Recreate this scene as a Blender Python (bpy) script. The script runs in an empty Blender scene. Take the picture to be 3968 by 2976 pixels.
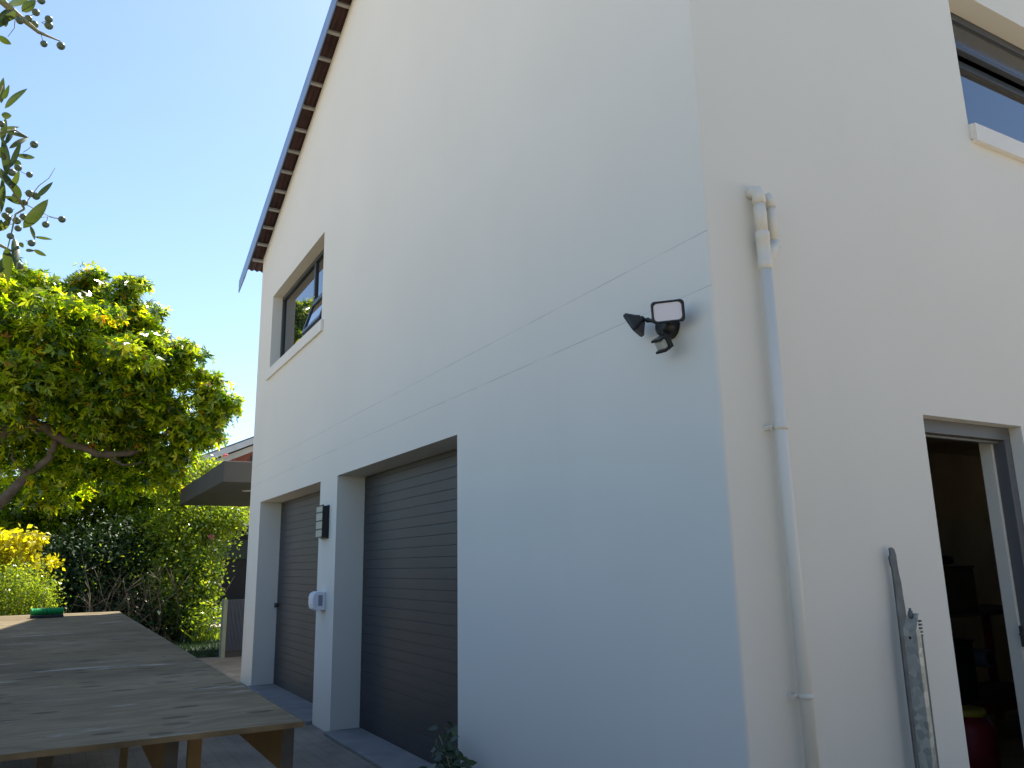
import bpy, math, random
import numpy as np
from mathutils import Vector, Matrix
R = math.radians
scene = bpy.context.scene
col = scene.collection
random.seed(7)

# ------------------------------------------------------------------ camera
CW, CH, FPX = 3968, 2976, 3084.5
CAM = Vector((2.267, -2.219, 1.413))
YAW, PITCH, ROLL = R(60.549), R(12.775), R(-1.037)
fwd = Vector((-math.sin(YAW)*math.cos(PITCH), math.cos(YAW)*math.cos(PITCH), math.sin(PITCH)))
r0 = Vector((math.cos(YAW), math.sin(YAW), 0)); u0 = r0.cross(fwd)
rgt = r0*math.cos(ROLL) + u0*math.sin(ROLL)
upv = -r0*math.sin(ROLL) + u0*math.cos(ROLL)
cam = bpy.data.cameras.new('camera'); camo = bpy.data.objects.new('camera', cam); col.objects.link(camo)
camo.matrix_world = Matrix((( rgt.x, upv.x, -fwd.x, CAM.x), (rgt.y, upv.y, -fwd.y, CAM.y), (rgt.z, upv.z, -fwd.z, CAM.z), (0, 0, 0, 1)))
cam.sensor_width = 36; cam.lens = 36*FPX/CW; cam.clip_start = 0.05; cam.clip_end = 2000
scene.camera = camo

# ------------------------------------------------------------------ light
SUN = Vector((-0.50, 0.44, 1.0)).normalized()          # towards the sun
elev = math.asin(SUN.z)
world = bpy.data.worlds.new('World'); scene.world = world; world.use_nodes = True
wn = world.node_tree.nodes; wl = world.node_tree.links
sky = wn.new('ShaderNodeTexSky'); sky.sky_type = 'NISHITA'; sky.sun_disc = False
sky.sun_elevation = elev; sky.sun_rotation = math.atan2(SUN.x, SUN.y)
sky.air_density = 1.0; sky.dust_density = 0.5; sky.ozone_density = 3.0; sky.altitude = 100
wl.new(sky.outputs[0], wn['Background'].inputs[0]); wn['Background'].inputs[1].default_value = 0.11
sl = bpy.data.lights.new('sun', 'SUN'); sl.energy = 5.0; sl.angle = R(0.53); sl.color = (1.0, 0.95, 0.86)
so = bpy.data.objects.new('sun', sl); col.objects.link(so)
so.rotation_euler = (-SUN).to_track_quat('-Z', 'Y').to_euler(); so.location = (0, 0, 20)
scene.view_settings.view_transform = 'Standard'; scene.view_settings.look = 'None'
scene.view_settings.gamma = 1; scene.view_settings.exposure = 1.17
scene.render.engine = 'CYCLES'
scene.cycles.max_bounces = 8; scene.cycles.diffuse_bounces = 5; scene.cycles.transparent_max_bounces = 8

# ------------------------------------------------------------------ helpers
def on(px, py, axis, val):
    d = fwd*FPX + rgt*(px-CW/2) - upv*(py-CH/2)
    t = (val-CAM[axis])/d[axis]
    return CAM + d*t
def at(px, py, dist):
    d = (fwd*FPX + rgt*(px-CW/2) - upv*(py-CH/2)).normalized()
    return CAM + d*dist
ORG = {}
def tag(o, label=None, cat=None, group=None, kind=None):
    if label: o['label'] = label
    if cat: o['category'] = cat
    if group: o['group'] = group
    if kind: o['kind'] = kind
    return o
def thing(name, label, cat, loc, group=None):
    o = bpy.data.objects.new(name, None); col.objects.link(o); o.location = loc
    o.empty_display_size = 0.1
    ORG[o] = Vector(loc)
    return tag(o, label, cat, group)
class MB:
    def __init__(s): s.v = []; s.f = []; s.sm = []
    def face(s, pts, smooth=False):
        i = len(s.v); s.v += [tuple(p) for p in pts]; s.f.append(tuple(range(i, i+len(pts)))); s.sm.append(smooth)
    def box(s, a, b, M=None):
        x0, y0, z0 = a; x1, y1, z1 = b
        P = [Vector(p) for p in ((x0,y0,z0),(x1,y0,z0),(x1,y1,z0),(x0,y1,z0),(x0,y0,z1),(x1,y0,z1),(x1,y1,z1),(x0,y1,z1))]
        if M is not None: P = [M @ p for p in P]
        i = len(s.v); s.v += [tuple(p) for p in P]
        for q in ((0,3,2,1),(4,5,6,7),(0,1,5,4),(1,2,6,5),(2,3,7,6),(3,0,4,7)):
            s.f.append(tuple(i+k for k in q)); s.sm.append(False)
    def prism(s, poly, off):
        """poly: list of 3D points, off: extrusion vector"""
        off = Vector(off); n = len(poly); i = len(s.v)
        s.v += [tuple(Vector(p)) for p in poly] + [tuple(Vector(p)+off) for p in poly]
        s.f.append(tuple(range(i, i+n))[::-1]); s.f.append(tuple(range(i+n, i+2*n))); s.sm += [False, False]
        for k in range(n):
            j = (k+1) % n
            s.f.append((i+k, i+j, i+n+j, i+n+k)); s.sm.append(False)
    def tube(s, pts, radii, seg=12, cap=True):
        pts = [Vector(p) for p in pts]; n = len(pts)
        if not hasattr(radii, '__len__'): radii = [radii]*n
        i = len(s.v); prev = None
        for k in range(n):
            t = (pts[min(k+1, n-1)] - pts[max(k-1, 0)]).normalized()
            if prev is None:
                a = Vector((0, 0, 1)) if abs(t.z) < 0.9 else Vector((1, 0, 0))
                x = t.cross(a).normalized()
            else:
                x = (prev - t*prev.dot(t)).normalized()
            prev = x; y = t.cross(x)
            for q in range(seg):
                an = 2*math.pi*q/seg
                s.v.append(tuple(pts[k] + (x*math.cos(an) + y*math.sin(an))*radii[k]))
        for k in range(n-1):
            for q in range(seg):
                q2 = (q+1) % seg
                s.f.append((i+k*seg+q, i+k*seg+q2, i+(k+1)*seg+q2, i+(k+1)*seg+q)); s.sm.append(True)
        if cap:
            s.f.append(tuple(i+q for q in range(seg))[::-1]); s.sm.append(False)
            s.f.append(tuple(i+(n-1)*seg+q for q in range(seg))); s.sm.append(False)
    def ball(s, c, r, seg=10, rings=7, sc=(1, 1, 1)):
        c = Vector(c); i = len(s.v)
        for a in range(rings+1):
            th = math.pi*a/rings
            for b in range(seg):
                ph = 2*math.pi*b/seg
                s.v.append((c.x + r*sc[0]*math.sin(th)*math.cos(ph), c.y + r*sc[1]*math.sin(th)*math.sin(ph), c.z + r*sc[2]*math.cos(th)))
        for a in range(rings):
            for b in range(seg):
                b2 = (b+1) % seg
                s.f.append((i+a*seg+b, i+(a+1)*seg+b, i+(a+1)*seg+b2, i+a*seg+b2)); s.sm.append(True)
    def build(s, name, m, parent=None, bevel=0, label=None):
        me = bpy.data.meshes.new(name)
        root = parent
        off = Vector((0, 0, 0))
        if parent is not None: off = ORG[parent]
        me.from_pydata([tuple(Vector(p)-off) for p in s.v], [], s.f)
        me.polygons.foreach_set('use_smooth', s.sm)
        me.materials.append(m); me.update()
        o = bpy.data.objects.new(name, me); col.objects.link(o)
        if parent is not None: o.parent = parent
        ORG[o] = off
        if bevel:
            b = o.modifiers.new('bevel', 'BEVEL'); b.width = bevel; b.segments = 2; b.limit_method = 'ANGLE'; b.angle_limit = R(40)
        if label: o['label'] = label
        return o
def frame_M(origin, f, up=Vector((0, 0, 1))):
    """local -Y... here local Y = direction f, Z = up-ish"""
    f = Vector(f).normalized(); x = f.cross(up).normalized(); z = x.cross(f)
    M = Matrix(((x.x, f.x, z.x, origin[0]), (x.y, f.y, z.y, origin[1]), (x.z, f.z, z.z, origin[2]), (0, 0, 0, 1)))
    return M

# ------------------------------------------------------------------ materials
def mat(name, c, rough=0.6, spec=0.5, metal=0.0, noise=None, bump=None, ior=None):
    """noise: (scale, amount, detail) value variation; bump: (scale, strength, distance)"""
    m = bpy.data.materials.new(name); m.use_nodes = True
    n = m.node_tree.nodes; l = m.node_tree.links; b = n['Principled BSDF']
    b.inputs['Base Color'].default_value = (*c, 1); b.inputs['Roughness'].default_value = rough
    b.inputs['Metallic'].default_value = metal; b.inputs['Specular IOR Level'].default_value = spec
    if ior: b.inputs['IOR'].default_value = ior
    tc = n.new('ShaderNodeTexCoord')
    if noise:
        t = n.new('ShaderNodeTexNoise'); t.inputs['Scale'].default_value = noise[0]; t.inputs['Detail'].default_value = 6
        l.new(tc.outputs['Object'], t.inputs['Vector'])
        mr = n.new('ShaderNodeMapRange'); mr.inputs[1].default_value = 0.3; mr.inputs[2].default_value = 0.7
        mr.inputs[3].default_value = 1-noise[1]; mr.inputs[4].default_value = 1+noise[1]
        l.new(t.outputs['Fac'], mr.inputs[0])
        mx = n.new('ShaderNodeVectorMath'); mx.operation = 'SCALE'; mx.inputs[0].default_value = c
        l.new(mr.outputs[0], mx.inputs['Scale']); l.new(mx.outputs[0], b.inputs['Base Color'])
    if bump:
        t = n.new('ShaderNodeTexNoise'); t.inputs['Scale'].default_value = bump[0]; t.inputs['Detail'].default_value = 5
        l.new(tc.outputs['Object'], t.inputs['Vector'])
        bp = n.new('ShaderNodeBump'); bp.inputs['Strength'].default_value = bump[1]; bp.inputs['Distance'].default_value = bump[2]
        l.new(t.outputs['Fac'], bp.inputs['Height']); l.new(bp.outputs[0], b.inputs['Normal'])
    return m
def leafmat(name, cols, trans=0.45, rough=0.4, tcol=(1.3, 1.25, 0.5)):
    m = bpy.data.materials.new(name); m.use_nodes = True
    n = m.node_tree.nodes; l = m.node_tree.links; b = n['Principled BSDF']; out = n['Material Output']
    g = n.new('ShaderNodeNewGeometry'); cr = n.new('ShaderNodeValToRGB')
    l.new(g.outputs['Random Per Island'], cr.inputs[0])
    e = cr.color_ramp.elements
    while len(e) < len(cols): e.new(0.5)
    for k, (p, c) in enumerate(cols): e[k].position = p; e[k].color = (*c, 1)
    l.new(cr.outputs[0], b.inputs['Base Color']); b.inputs['Roughness'].default_value = rough
    tr = n.new('ShaderNodeBsdfTranslucent')
    mx = n.new('ShaderNodeVectorMath'); mx.operation = 'MULTIPLY'; mx.inputs[1].default_value = tcol
    l.new(cr.outputs[0], mx.inputs[0]); l.new(mx.outputs[0], tr.inputs[0])
    ms = n.new('ShaderNodeMixShader'); ms.inputs[0].default_value = trans
    l.new(b.outputs[0], ms.inputs[1]); l.new(tr.outputs[0], ms.inputs[2]); l.new(ms.outputs[0], out.inputs[0])
    return m

def plaster(name, c, lines):
    m = mat(name, c, 0.78, 0.25, noise=(0.9, 0.022), bump=(90, 0.10, 0.004))
    n = m.node_tree.nodes; l = m.node_tree.links; b = n['Principled BSDF']
    tc = n['Texture Coordinate']
    # trowel ripple in the relief
    t2 = n.new('ShaderNodeTexNoise'); t2.inputs['Scale'].default_value = 2.6; t2.inputs['Detail'].default_value = 3; l.new(tc.outputs['Object'], t2.inputs['Vector'])
    b2 = n.new('ShaderNodeBump'); b2.inputs['Strength'].default_value = 0.2; b2.inputs['Distance'].default_value = 0.02; l.new(t2.outputs['Fac'], b2.inputs['Height'])
    l.new(b2.outputs[0], n['Bump'].inputs['Normal'])
    # faint run-off streaks and splash marks with shapes of their own
    mp = n.new('ShaderNodeMapping'); mp.inputs['Scale'].default_value = (3, 3, 0.5); l.new(tc.outputs['Object'], mp.inputs[0])
    t3 = n.new('ShaderNodeTexNoise'); t3.inputs['Scale'].default_value = 1.6; t3.inputs['Detail'].default_value = 6; l.new(mp.outputs[0], t3.inputs['Vector'])
    r3 = n.new('ShaderNodeMapRange'); r3.inputs[1].default_value = 0.55; r3.inputs[2].default_value = 0.8; r3.inputs[3].default_value = 1.0; r3.inputs[4].default_value = 0.988; l.new(t3.outputs['Fac'], r3.inputs[0])
    s3 = n.new('ShaderNodeVectorMath'); s3.operation = 'SCALE'; l.new(b.inputs['Base Color'].links[0].from_socket, s3.inputs[0]); l.new(r3.outputs[0], s3.inputs['Scale']); l.new(s3.outputs[0], b.inputs['Base Color'])
    if lines:
        g = n.new('ShaderNodeNewGeometry'); sp = n.new('ShaderNodeSeparateXYZ'); l.new(g.outputs['Position'], sp.inputs[0])
        nz = n.new('ShaderNodeTexNoise'); nz.inputs['Scale'].default_value = 5.0; nz.inputs['Detail'].default_value = 4; l.new(g.outputs['Position'], nz.inputs['Vector'])
        tot = None
        for z in lines:
            s = n.new('ShaderNodeMath'); s.operation = 'SUBTRACT'; s.inputs[1].default_value = z; l.new(sp.outputs['Z'], s.inputs[0])
            a = n.new('ShaderNodeMath'); a.operation = 'ABSOLUTE'; l.new(s.outputs[0], a.inputs[0])
            c2 = n.new('ShaderNodeMath'); c2.operation = 'LESS_THAN'; c2.inputs[1].default_value = 0.0024; l.new(a.outputs[0], c2.inputs[0])
            if tot is None: tot = c2
            else:
                ad = n.new('ShaderNodeMath'); ad.operation = 'ADD'; l.new(tot.outputs[0], ad.inputs[0]); l.new(c2.outputs[0], ad.inputs[1]); tot = ad
        yl = n.new('ShaderNodeMath'); yl.operation = 'LESS_THAN'; yl.inputs[1].default_value = 0.004; l.new(sp.outputs['Y'], yl.inputs[0])
        mu = n.new('ShaderNodeMath'); mu.operation = 'MULTIPLY'; l.new(tot.outputs[0], mu.inputs[0]); l.new(yl.outputs[0], mu.inputs[1])
        mr = n.new('ShaderNodeMapRange'); mr.inputs[1].default_value = 0.35; mr.inputs[2].default_value = 0.6; mr.inputs[3].default_value = 0.1; mr.inputs[4].default_value = 0.42
        l.new(nz.outputs['Fac'], mr.inputs[0])
        m2 = n.new('ShaderNodeMath'); m2.operation = 'MULTIPLY'; l.new(mu.outputs[0], m2.inputs[0]); l.new(mr.outputs[0], m2.inputs[1])
        src = b.inputs['Base Color'].links[0].from_socket
        mx = n.new('ShaderNodeMix'); mx.data_type = 'RGBA'; l.new(m2.outputs[0], mx.inputs[0]); l.new(src, mx.inputs[6]); mx.inputs[7].default_value = (0.22, 0.22, 0.22, 1)
        l.new(mx.outputs[2], b.inputs['Base Color'])
    return m

M = {}
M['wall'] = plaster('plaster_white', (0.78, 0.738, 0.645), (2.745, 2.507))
M['sill'] = mat('sill_plaster', (0.78, 0.74, 0.66), 0.7, noise=(3, 0.03), bump=(60, 0.15, 0.004))
M['frame'] = mat('window_frame_grey', (0.045, 0.05, 0.055), 0.38)
M['doorframe'] = mat('door_frame_grey', (0.13, 0.13, 0.135), 0.45, noise=(6, 0.06))
M['glass'] = mat('window_glass', (0.012, 0.014, 0.016), 0.015, 0.5, ior=2.7)
M['glassrefl'] = mat('reflection_toned_glass', (0.05, 0.05, 0.047), 0.08, 0.5, ior=1.5)  # grey base colour stands in for the eave's reflection in the pane
M['shutter'] = mat('roller_door', (0.040, 0.040, 0.042), 0.5, noise=(2.5, 0.10), bump=(8, 0.08, 0.01))
M['barge'] = mat('barge_metal', (0.17, 0.235, 0.33), 0.34, metal=0.25, noise=(4, 0.12))
M['tile'] = mat('roof_sheet', (0.095, 0.045, 0.037), 0.75, noise=(6, 0.25))
M['batten'] = mat('batten_paint', (0.50, 0.47, 0.43), 0.7, noise=(8, 0.1))
M['concrete'] = mat('concrete', (0.24, 0.235, 0.22), 0.85, noise=(5, 0.15), bump=(40, 0.2, 0.01))
M['black'] = mat('black_plastic', (0.012, 0.013, 0.014), 0.42)
M['lens'] = mat('frosted_lens', (0.80, 0.76, 0.80), 0.6, 0.2)
M['pirlens'] = mat('sensor_lens', (0.42, 0.43, 0.40), 0.5)
M['lampglass'] = mat('lamp_glass', (0.40, 0.41, 0.34), 0.4)
M['whiteplastic'] = mat('white_plastic', (0.75, 0.75, 0.80), 0.4)
M['greyplastic'] = mat('grey_plastic', (0.22, 0.24, 0.30), 0.3)
M['pipe'] = mat('painted_pipe', (0.76, 0.71, 0.60), 0.55, bump=(30, 0.05, 0.003))
M['room'] = mat('room_lining', (0.42, 0.36, 0.25), 0.9, noise=(2, 0.15))
M['red'] = mat('red_steel', (0.30, 0.02, 0.03), 0.5, noise=(8, 0.2))
M['yellow'] = mat('yellow_plastic', (0.5, 0.36, 0.04), 0.5)
M['card'] = mat('cardboard', (0.16, 0.12, 0.08), 0.9, noise=(6, 0.15))
M['darkbox'] = mat('dark_case', (0.02, 0.022, 0.025), 0.5)
M['timber'] = mat('pine_timber', (0.25, 0.155, 0.06), 0.7, noise=(5, 0.25), bump=(40, 0.2, 0.004))
M['oldtimber'] = mat('old_timber', (0.055, 0.05, 0.045), 0.85, noise=(9, 0.3), bump=(40, 0.3, 0.006))
M['bark'] = mat('bark', (0.12, 0.09, 0.065), 0.9, noise=(7, 0.35), bump=(25, 0.6, 0.03))
M['drystem'] = mat('dry_stem', (0.20, 0.15, 0.10), 0.9, noise=(9, 0.3))
M['brick'] = mat('brick_red', (0.22, 0.07, 0.045), 0.9, noise=(12, 0.3))
M['fascia'] = mat('fascia_white', (0.55, 0.55, 0.55), 0.6, noise=(3, 0.08))
M['canopy'] = mat('canopy_grey', (0.05, 0.05, 0.047), 0.7, noise=(2, 0.08))
M['greengrey'] = mat('reflection_grey_glass', (0.045, 0.055, 0.045), 0.9, 0.1)  # grey-green window reflection put into a flat base colour
M['porchshade'] = mat('porch_shade_black', (0.010, 0.009, 0.008), 0.8, noise=(2, 0.3))  # near-black colour carries the shade inside the porch
M['ground'] = mat('garden_soil', (0.42, 0.345, 0.24), 0.95, noise=(1.5, 0.15), bump=(10, 0.3, 0.03))
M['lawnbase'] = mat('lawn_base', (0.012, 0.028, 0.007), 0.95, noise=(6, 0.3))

def wood_top():
    m = mat('plywood_top', (0.3, 0.27, 0.22), 0.8, 0.12, bump=(30, 0.2, 0.004))
    n = m.node_tree.nodes; l = m.node_tree.links; b = n['Principled BSDF']
    tc = n['Texture Coordinate']
    def mapped(sc, loc=(0, 0, 0), rot=0):
        mp = n.new('ShaderNodeMapping'); mp.inputs['Scale'].default_value = sc; mp.inputs['Location'].default_value = loc; mp.inputs['Rotation'].default_value = (0, 0, rot)
        l.new(tc.outputs['Object'], mp.inputs[0]); return mp.outputs[0]
    def noise(v, s_, d, rg=0.5):
        t = n.new('ShaderNodeTexNoise'); t.inputs['Scale'].default_value = s_; t.inputs['Detail'].default_value = d; t.inputs['Roughness'].default_value = rg; l.new(v, t.inputs['Vector']); return t.outputs['Fac']
    def rng_(x, a, c, lo, hi):
        r = n.new('ShaderNodeMapRange'); r.inputs[1].default_value = a; r.inputs[2].default_value = c; r.inputs[3].default_value = lo; r.inputs[4].default_value = hi; l.new(x, r.inputs[0]); return r.outputs[0]
    def scale(v, f):
        x = n.new('ShaderNodeVectorMath'); x.operation = 'SCALE'; l.new(v, x.inputs[0]); l.new(f, x.inputs['Scale']); return x.outputs[0]
    # peeled-veneer figure: contour bands of a smooth noise field stretched along the grain (across the table)
    f = noise(mapped((2.6, 0.75, 1)), 1.5, 1.2, 0.4)
    mu = n.new('ShaderNodeMath'); mu.operation = 'MULTIPLY'; mu.inputs[1].default_value = 80.0; l.new(f, mu.inputs[0])
    si = n.new('ShaderNodeMath'); si.operation = 'SINE'; l.new(mu.outputs[0], si.inputs[0])
    fig = rng_(si.outputs[0], 0.1, 1.0, 1.0, 0.82)
    base = n.new('ShaderNodeValToRGB'); base.color_ramp.elements[0].position = 0.3; base.color_ramp.elements[1].position = 0.72
    base.color_ramp.elements[0].color = (0.145, 0.108, 0.058, 1); base.color_ramp.elements[1].color = (0.26, 0.202, 0.12, 1)
    l.new(noise(mapped((1, 1, 1)), 1.3, 6, 0.6), base.inputs[0])
    c = scale(base.outputs[0], fig)
    c = scale(c, rng_(noise(mapped((14, 2.5, 1)), 3, 5), 0.3, 0.7, 0.85, 1.1))
    # long damp stains
    c = scale(c, rng_(noise(mapped((1.7, 0.5, 1), (5, 2, 0), 0.5), 2.0, 4), 0.5, 0.66, 1.0, 0.78))
    # boat-shaped veneer plugs and knots
    vo = n.new('ShaderNodeTexVoronoi'); vo.voronoi_dimensions = '2D'; vo.inputs['Scale'].default_value = 5.0; l.new(mapped((1.5, 0.75, 1), (0.4, 0.3, 0)), vo.inputs[0])
    wn_ = n.new('ShaderNodeTexWhiteNoise'); l.new(vo.outputs['Position'], wn_.inputs[0])
    keep = rng_(wn_.outputs['Value'], 0.44, 0.45, 1.0, 0.0)
    dist = n.new('ShaderNodeMath'); dist.operation = 'ADD'; l.new(vo.outputs['Distance'], dist.inputs[0]); l.new(keep, dist.inputs[1])
    c = scale(c, rng_(dist.outputs[0], 0.12, 0.17, 0.55, 1.0))
    # pale paint and plaster splashes
    w = rng_(noise(mapped((3.2, 0.9, 1), (3.7, 1.2, 0)), 2.4, 7, 0.7), 0.58, 0.66, 0.0, 0.55)
    mm = n.new('ShaderNodeMix'); mm.data_type = 'RGBA'; l.new(w, mm.inputs[0]); l.new(c, mm.inputs[6]); mm.inputs[7].default_value = (0.40, 0.38, 0.32, 1)
    l.new(mm.outputs[2], b.inputs['Base Color'])
    return m
M['plywood'] = wood_top()
def paver():
    m = mat('paving', (0.2, 0.19, 0.18), 0.85, 0.3, bump=(50, 0.2, 0.006))
    n = m.node_tree.nodes; l = m.node_tree.links; b = n['Principled BSDF']
    tc = n.new('ShaderNodeTexCoord'); br = n.new('ShaderNodeTexBrick'); l.new(tc.outputs['Object'], br.inputs[0])
    br.inputs['Scale'].default_value = 1; br.inputs['Brick Width'].default_value = 0.22; br.inputs['Row Height'].default_value = 0.11
    br.inputs['Mortar Size'].default_value = 0.005; br.inputs['Color1'].default_value = (0.24, 0.205, 0.16, 1); br.inputs['Color2'].default_value = (0.26, 0.22, 0.175, 1); br.inputs['Mortar'].default_value = (0.21, 0.18, 0.14, 1)
    nz = n.new('ShaderNodeTexNoise'); nz.inputs['Scale'].default_value = 2.3; nz.inputs['Detail'].default_value = 7; l.new(tc.outputs['Object'], nz.inputs[0])
    r1 = n.new('ShaderNodeMapRange'); r1.inputs[1].default_value = 0.3; r1.inputs[2].default_value = 0.7; r1.inputs[3].default_value = 0.75; r1.inputs[4].default_value = 1.2; l.new(nz.outputs['Fac'], r1.inputs[0])
    mx = n.new('ShaderNodeVectorMath'); mx.operation = 'SCALE'; l.new(br.outputs[0], mx.inputs[0]); l.new(r1.outputs[0], mx.inputs['Scale']); l.new(mx.outputs[0], b.inputs['Base Color'])
    return m
M['paving'] = paver()
def galv():
    m = mat('galvanised_steel', (0.36, 0.39, 0.38), 0.42, metal=0.55)
    n = m.node_tree.nodes; l = m.node_tree.links; b = n['Principled BSDF']
    tc = n.new('ShaderNodeTexCoord'); vo = n.new('ShaderNodeTexVoronoi'); vo.inputs['Scale'].default_value = 38; l.new(tc.outputs['Object'], vo.inputs[0])
    cr = n.new('ShaderNodeValToRGB'); cr.color_ramp.elements[0].color = (0.22, 0.25, 0.25, 1); cr.color_ramp.elements[1].color = (0.5, 0.53, 0.51, 1)
    l.new(vo.outputs['Color'], cr.inputs[0]); l.new(cr.outputs[0], b.inputs['Base Color'])
    return m
M['galv'] = galv()
M['greysteel'] = mat('weathered_steel', (0.13, 0.145, 0.15), 0.6, metal=0.3, noise=(14, 0.3), bump=(30, 0.3, 0.004))
M['leaf_main'] = leafmat('leaf_main', [(0.0, (0.02, 0.05, 0.008)), (0.35, (0.08, 0.145, 0.012)), (0.68, (0.31, 0.38, 0.02)), (0.97, (0.44, 0.43, 0.03)), (1.0, (0.45, 0.16, 0.03))], 0.58, 0.18, (2.25, 2.25, 0.35))  # dark and bright ends of the ramp stand for shaded and sunlit leaves
M['leaf_mid'] = leafmat('leaf_mid', [(0.0, (0.015, 0.04, 0.007)), (0.4, (0.09, 0.15, 0.012)), (1.0, (0.32, 0.39, 0.02))], 0.6, 0.25, (2.3, 2.3, 0.35))
M['leaf_dark'] = leafmat('leaf_dark', [(0.0, (0.014, 0.036, 0.008)), (0.6, (0.022, 0.055, 0.012)), (1.0, (0.045, 0.09, 0.018))], 0.2, 0.7)  # leaf colour set extra dark to paint deep shade into the foliage
M['leaf_yellow'] = leafmat('leaf_yellow', [(0.0, (0.40, 0.36, 0.02)), (0.6, (0.62, 0.55, 0.02)), (1.0, (0.72, 0.66, 0.05))], 0.5, 0.4, (1.3, 1.3, 0.3))
M['leaf_light'] = leafmat('leaf_light', [(0.0, (0.10, 0.17, 0.04)), (0.6, (0.18, 0.25, 0.035)), (1.0, (0.36, 0.40, 0.06))], 0.5, 0.25, (2.0, 1.9, 0.4))
M['leaf_olive'] = leafmat('leaf_olive', [(0.0, (0.045, 0.075, 0.025)), (0.8, (0.08, 0.115, 0.035)), (1.0, (0.14, 0.17, 0.05))], 0.35, 0.3)
M['leaf_shade'] = leafmat('leaf_shade', [(0.0, (0.03, 0.06, 0.03)), (0.7, (0.06, 0.10, 0.045)), (1.0, (0.16, 0.2, 0.12))], 0.2, 0.4)
M['petal'] = leafmat('petal', [(0.0, (0.65, 0.15, 0.22)), (1.0, (0.75, 0.25, 0.3))], 0.3, 0.5, (1.1, 0.9, 0.9))
M['berry'] = mat('berry', (0.13, 0.17, 0.10), 0.35)
M['twig'] = mat('twig', (0.30, 0.27, 0.13), 0.7, noise=(30, 0.2))
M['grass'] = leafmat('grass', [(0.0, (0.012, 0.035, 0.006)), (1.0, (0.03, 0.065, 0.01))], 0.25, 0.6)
M['bristle'] = mat('green_bristle', (0.01, 0.36, 0.10), 0.45)

# ------------------------------------------------------------------ setting
b = MB(); b.face([(-400, -400, -0.03), (400, -400, -0.03), (400, 400, -0.03), (-400, 400, -0.03)])
tag(b.build('ground', M['ground']), kind='structure')
b = MB(); b.box((-12.3, -4.6, -0.1), (3.1, 12.0, 0.0))
tag(b.build('paving', M['paving']), kind='structure')
b = MB(); b.box((3.104, -4.6, -0.1), (9.6, 12.0, 0.0))
tag(b.build('bounce_sheet', mat('bounce_earth', (0.55, 0.47, 0.36), 0.95, noise=(3, 0.12))), kind='structure')  # sheet added out of view to bounce warm sunlight onto the side wall
b = MB(); b.box((-12.2, -4.5, -0.05), (-8.4, -2.45, 0.06))
tag(b.build('flower_bed', mat('bed_soil', (0.06, 0.045, 0.03), 0.95, noise=(8, 0.3))), kind='structure')
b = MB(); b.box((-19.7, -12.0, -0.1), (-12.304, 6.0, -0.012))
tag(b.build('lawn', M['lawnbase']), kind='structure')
b = MB(); b.box((-21.6, -4.0, -0.1), (-19.704, 4.0, 0.0))
tag(b.build('path', mat('pale_path', (0.42, 0.34, 0.27), 0.9, noise=(4, 0.2))), kind='structure')

def np_mesh(name, V, F, m, parent=None, off=(0, 0, 0), nper=4):
    V = np.asarray(V, dtype=np.float32) - np.asarray(off, dtype=np.float32); F = np.asarray(F, dtype=np.int32)
    me = bpy.data.meshes.new(name)
    me.vertices.add(len(V)); me.vertices.foreach_set('co', V.ravel())
    me.loops.add(F.size); me.loops.foreach_set('vertex_index', F.ravel())
    me.polygons.add(len(F)); me.polygons.foreach_set('loop_start', np.arange(0, F.size, F.shape[1], dtype=np.int32))
    try: me.polygons.foreach_set('loop_total', np.full(len(F), F.shape[1], dtype=np.int32))
    except Exception: pass
    me.materials.append(m); me.update(calc_edges=True); me.validate()
    o = bpy.data.objects.new(name, me); col.objects.link(o)
    if parent is not None: o.parent = parent
    ORG[o] = Vector(off)
    return o
# leaf templates: verts (x across, y along, z cup), quads
def tmpl_blade(w=0.28, fold=0.06, bend=-0.08):
    v = [(0, 0, 0), (w*0.5, 0.3, fold), (w*0.42, 0.65, fold+bend*0.5), (0, 1, bend), (-w*0.42, 0.65, fold+bend*0.5), (-w*0.5, 0.3, fold), (0, 0.32, 0), (0, 0.66, bend*0.4)]
    f = [(0, 1, 6, 5), (1, 2, 7, 6), (6, 7, 4, 5), (2, 3, 4, 7)]
    return np.array(v), np.array(f)
def tmpl_simple(w=0.5):
    v = [(0, 0, 0), (w*0.5, 0.45, 0.08), (0, 1, -0.08), (-w*0.5, 0.45, 0.08)]
    return np.array(v), np.array([(0, 1, 2, 3)])
def tmpl_maple():
    v = []; f = []
    for k, (a, ln, z) in enumerate(((-58, .78, .05), (0, 1.0, -.06), (58, .78, .05))):
        ca, sa = math.cos(R(a)), math.sin(R(a)); i = len(v)
        for (x, y) in ((0, 0), (.17, .45), (0, 1), (-.17, .45)):
            x *= ln; y *= ln
            v.append((x*ca + y*sa, -x*sa + y*ca, z*y))
        if k: v[i] = v[0]
        f.append((i, i+1, i+2, i+3))
    # share the base vertex so one leaf is one island
    f = [tuple(0 if q % 4 == 0 else q for q in fc) for fc in f]
    return np.array(v), np.array(f)
def scatter(pos, nrm, size, tm, rng, droop=0.3):
    tv, tf = tm; N = len(pos)
    n = nrm/np.linalg.norm(nrm, axis=1, keepdims=True)
    a = rng.normal(size=(N, 3)); a[:, 2] -= droop
    y = a - (a*n).sum(1, keepdims=True)*n; y /= np.linalg.norm(y, axis=1, keepdims=True)
    x = np.cross(y, n)
    s = (size*rng.uniform(0.65, 1.25, N))[:, None, None]
    V = pos[:, None, :] + s*(tv[None, :, 0:1]*x[:, None, :] + tv[None, :, 1:2]*y[:, None, :] + tv[None, :, 2:3]*n[:, None, :])
    F = tf[None, :, :] + (np.arange(N)*len(tv))[:, None, None]
    return V.reshape(-1, 3), F.reshape(-1, tf.shape[1])
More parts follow.
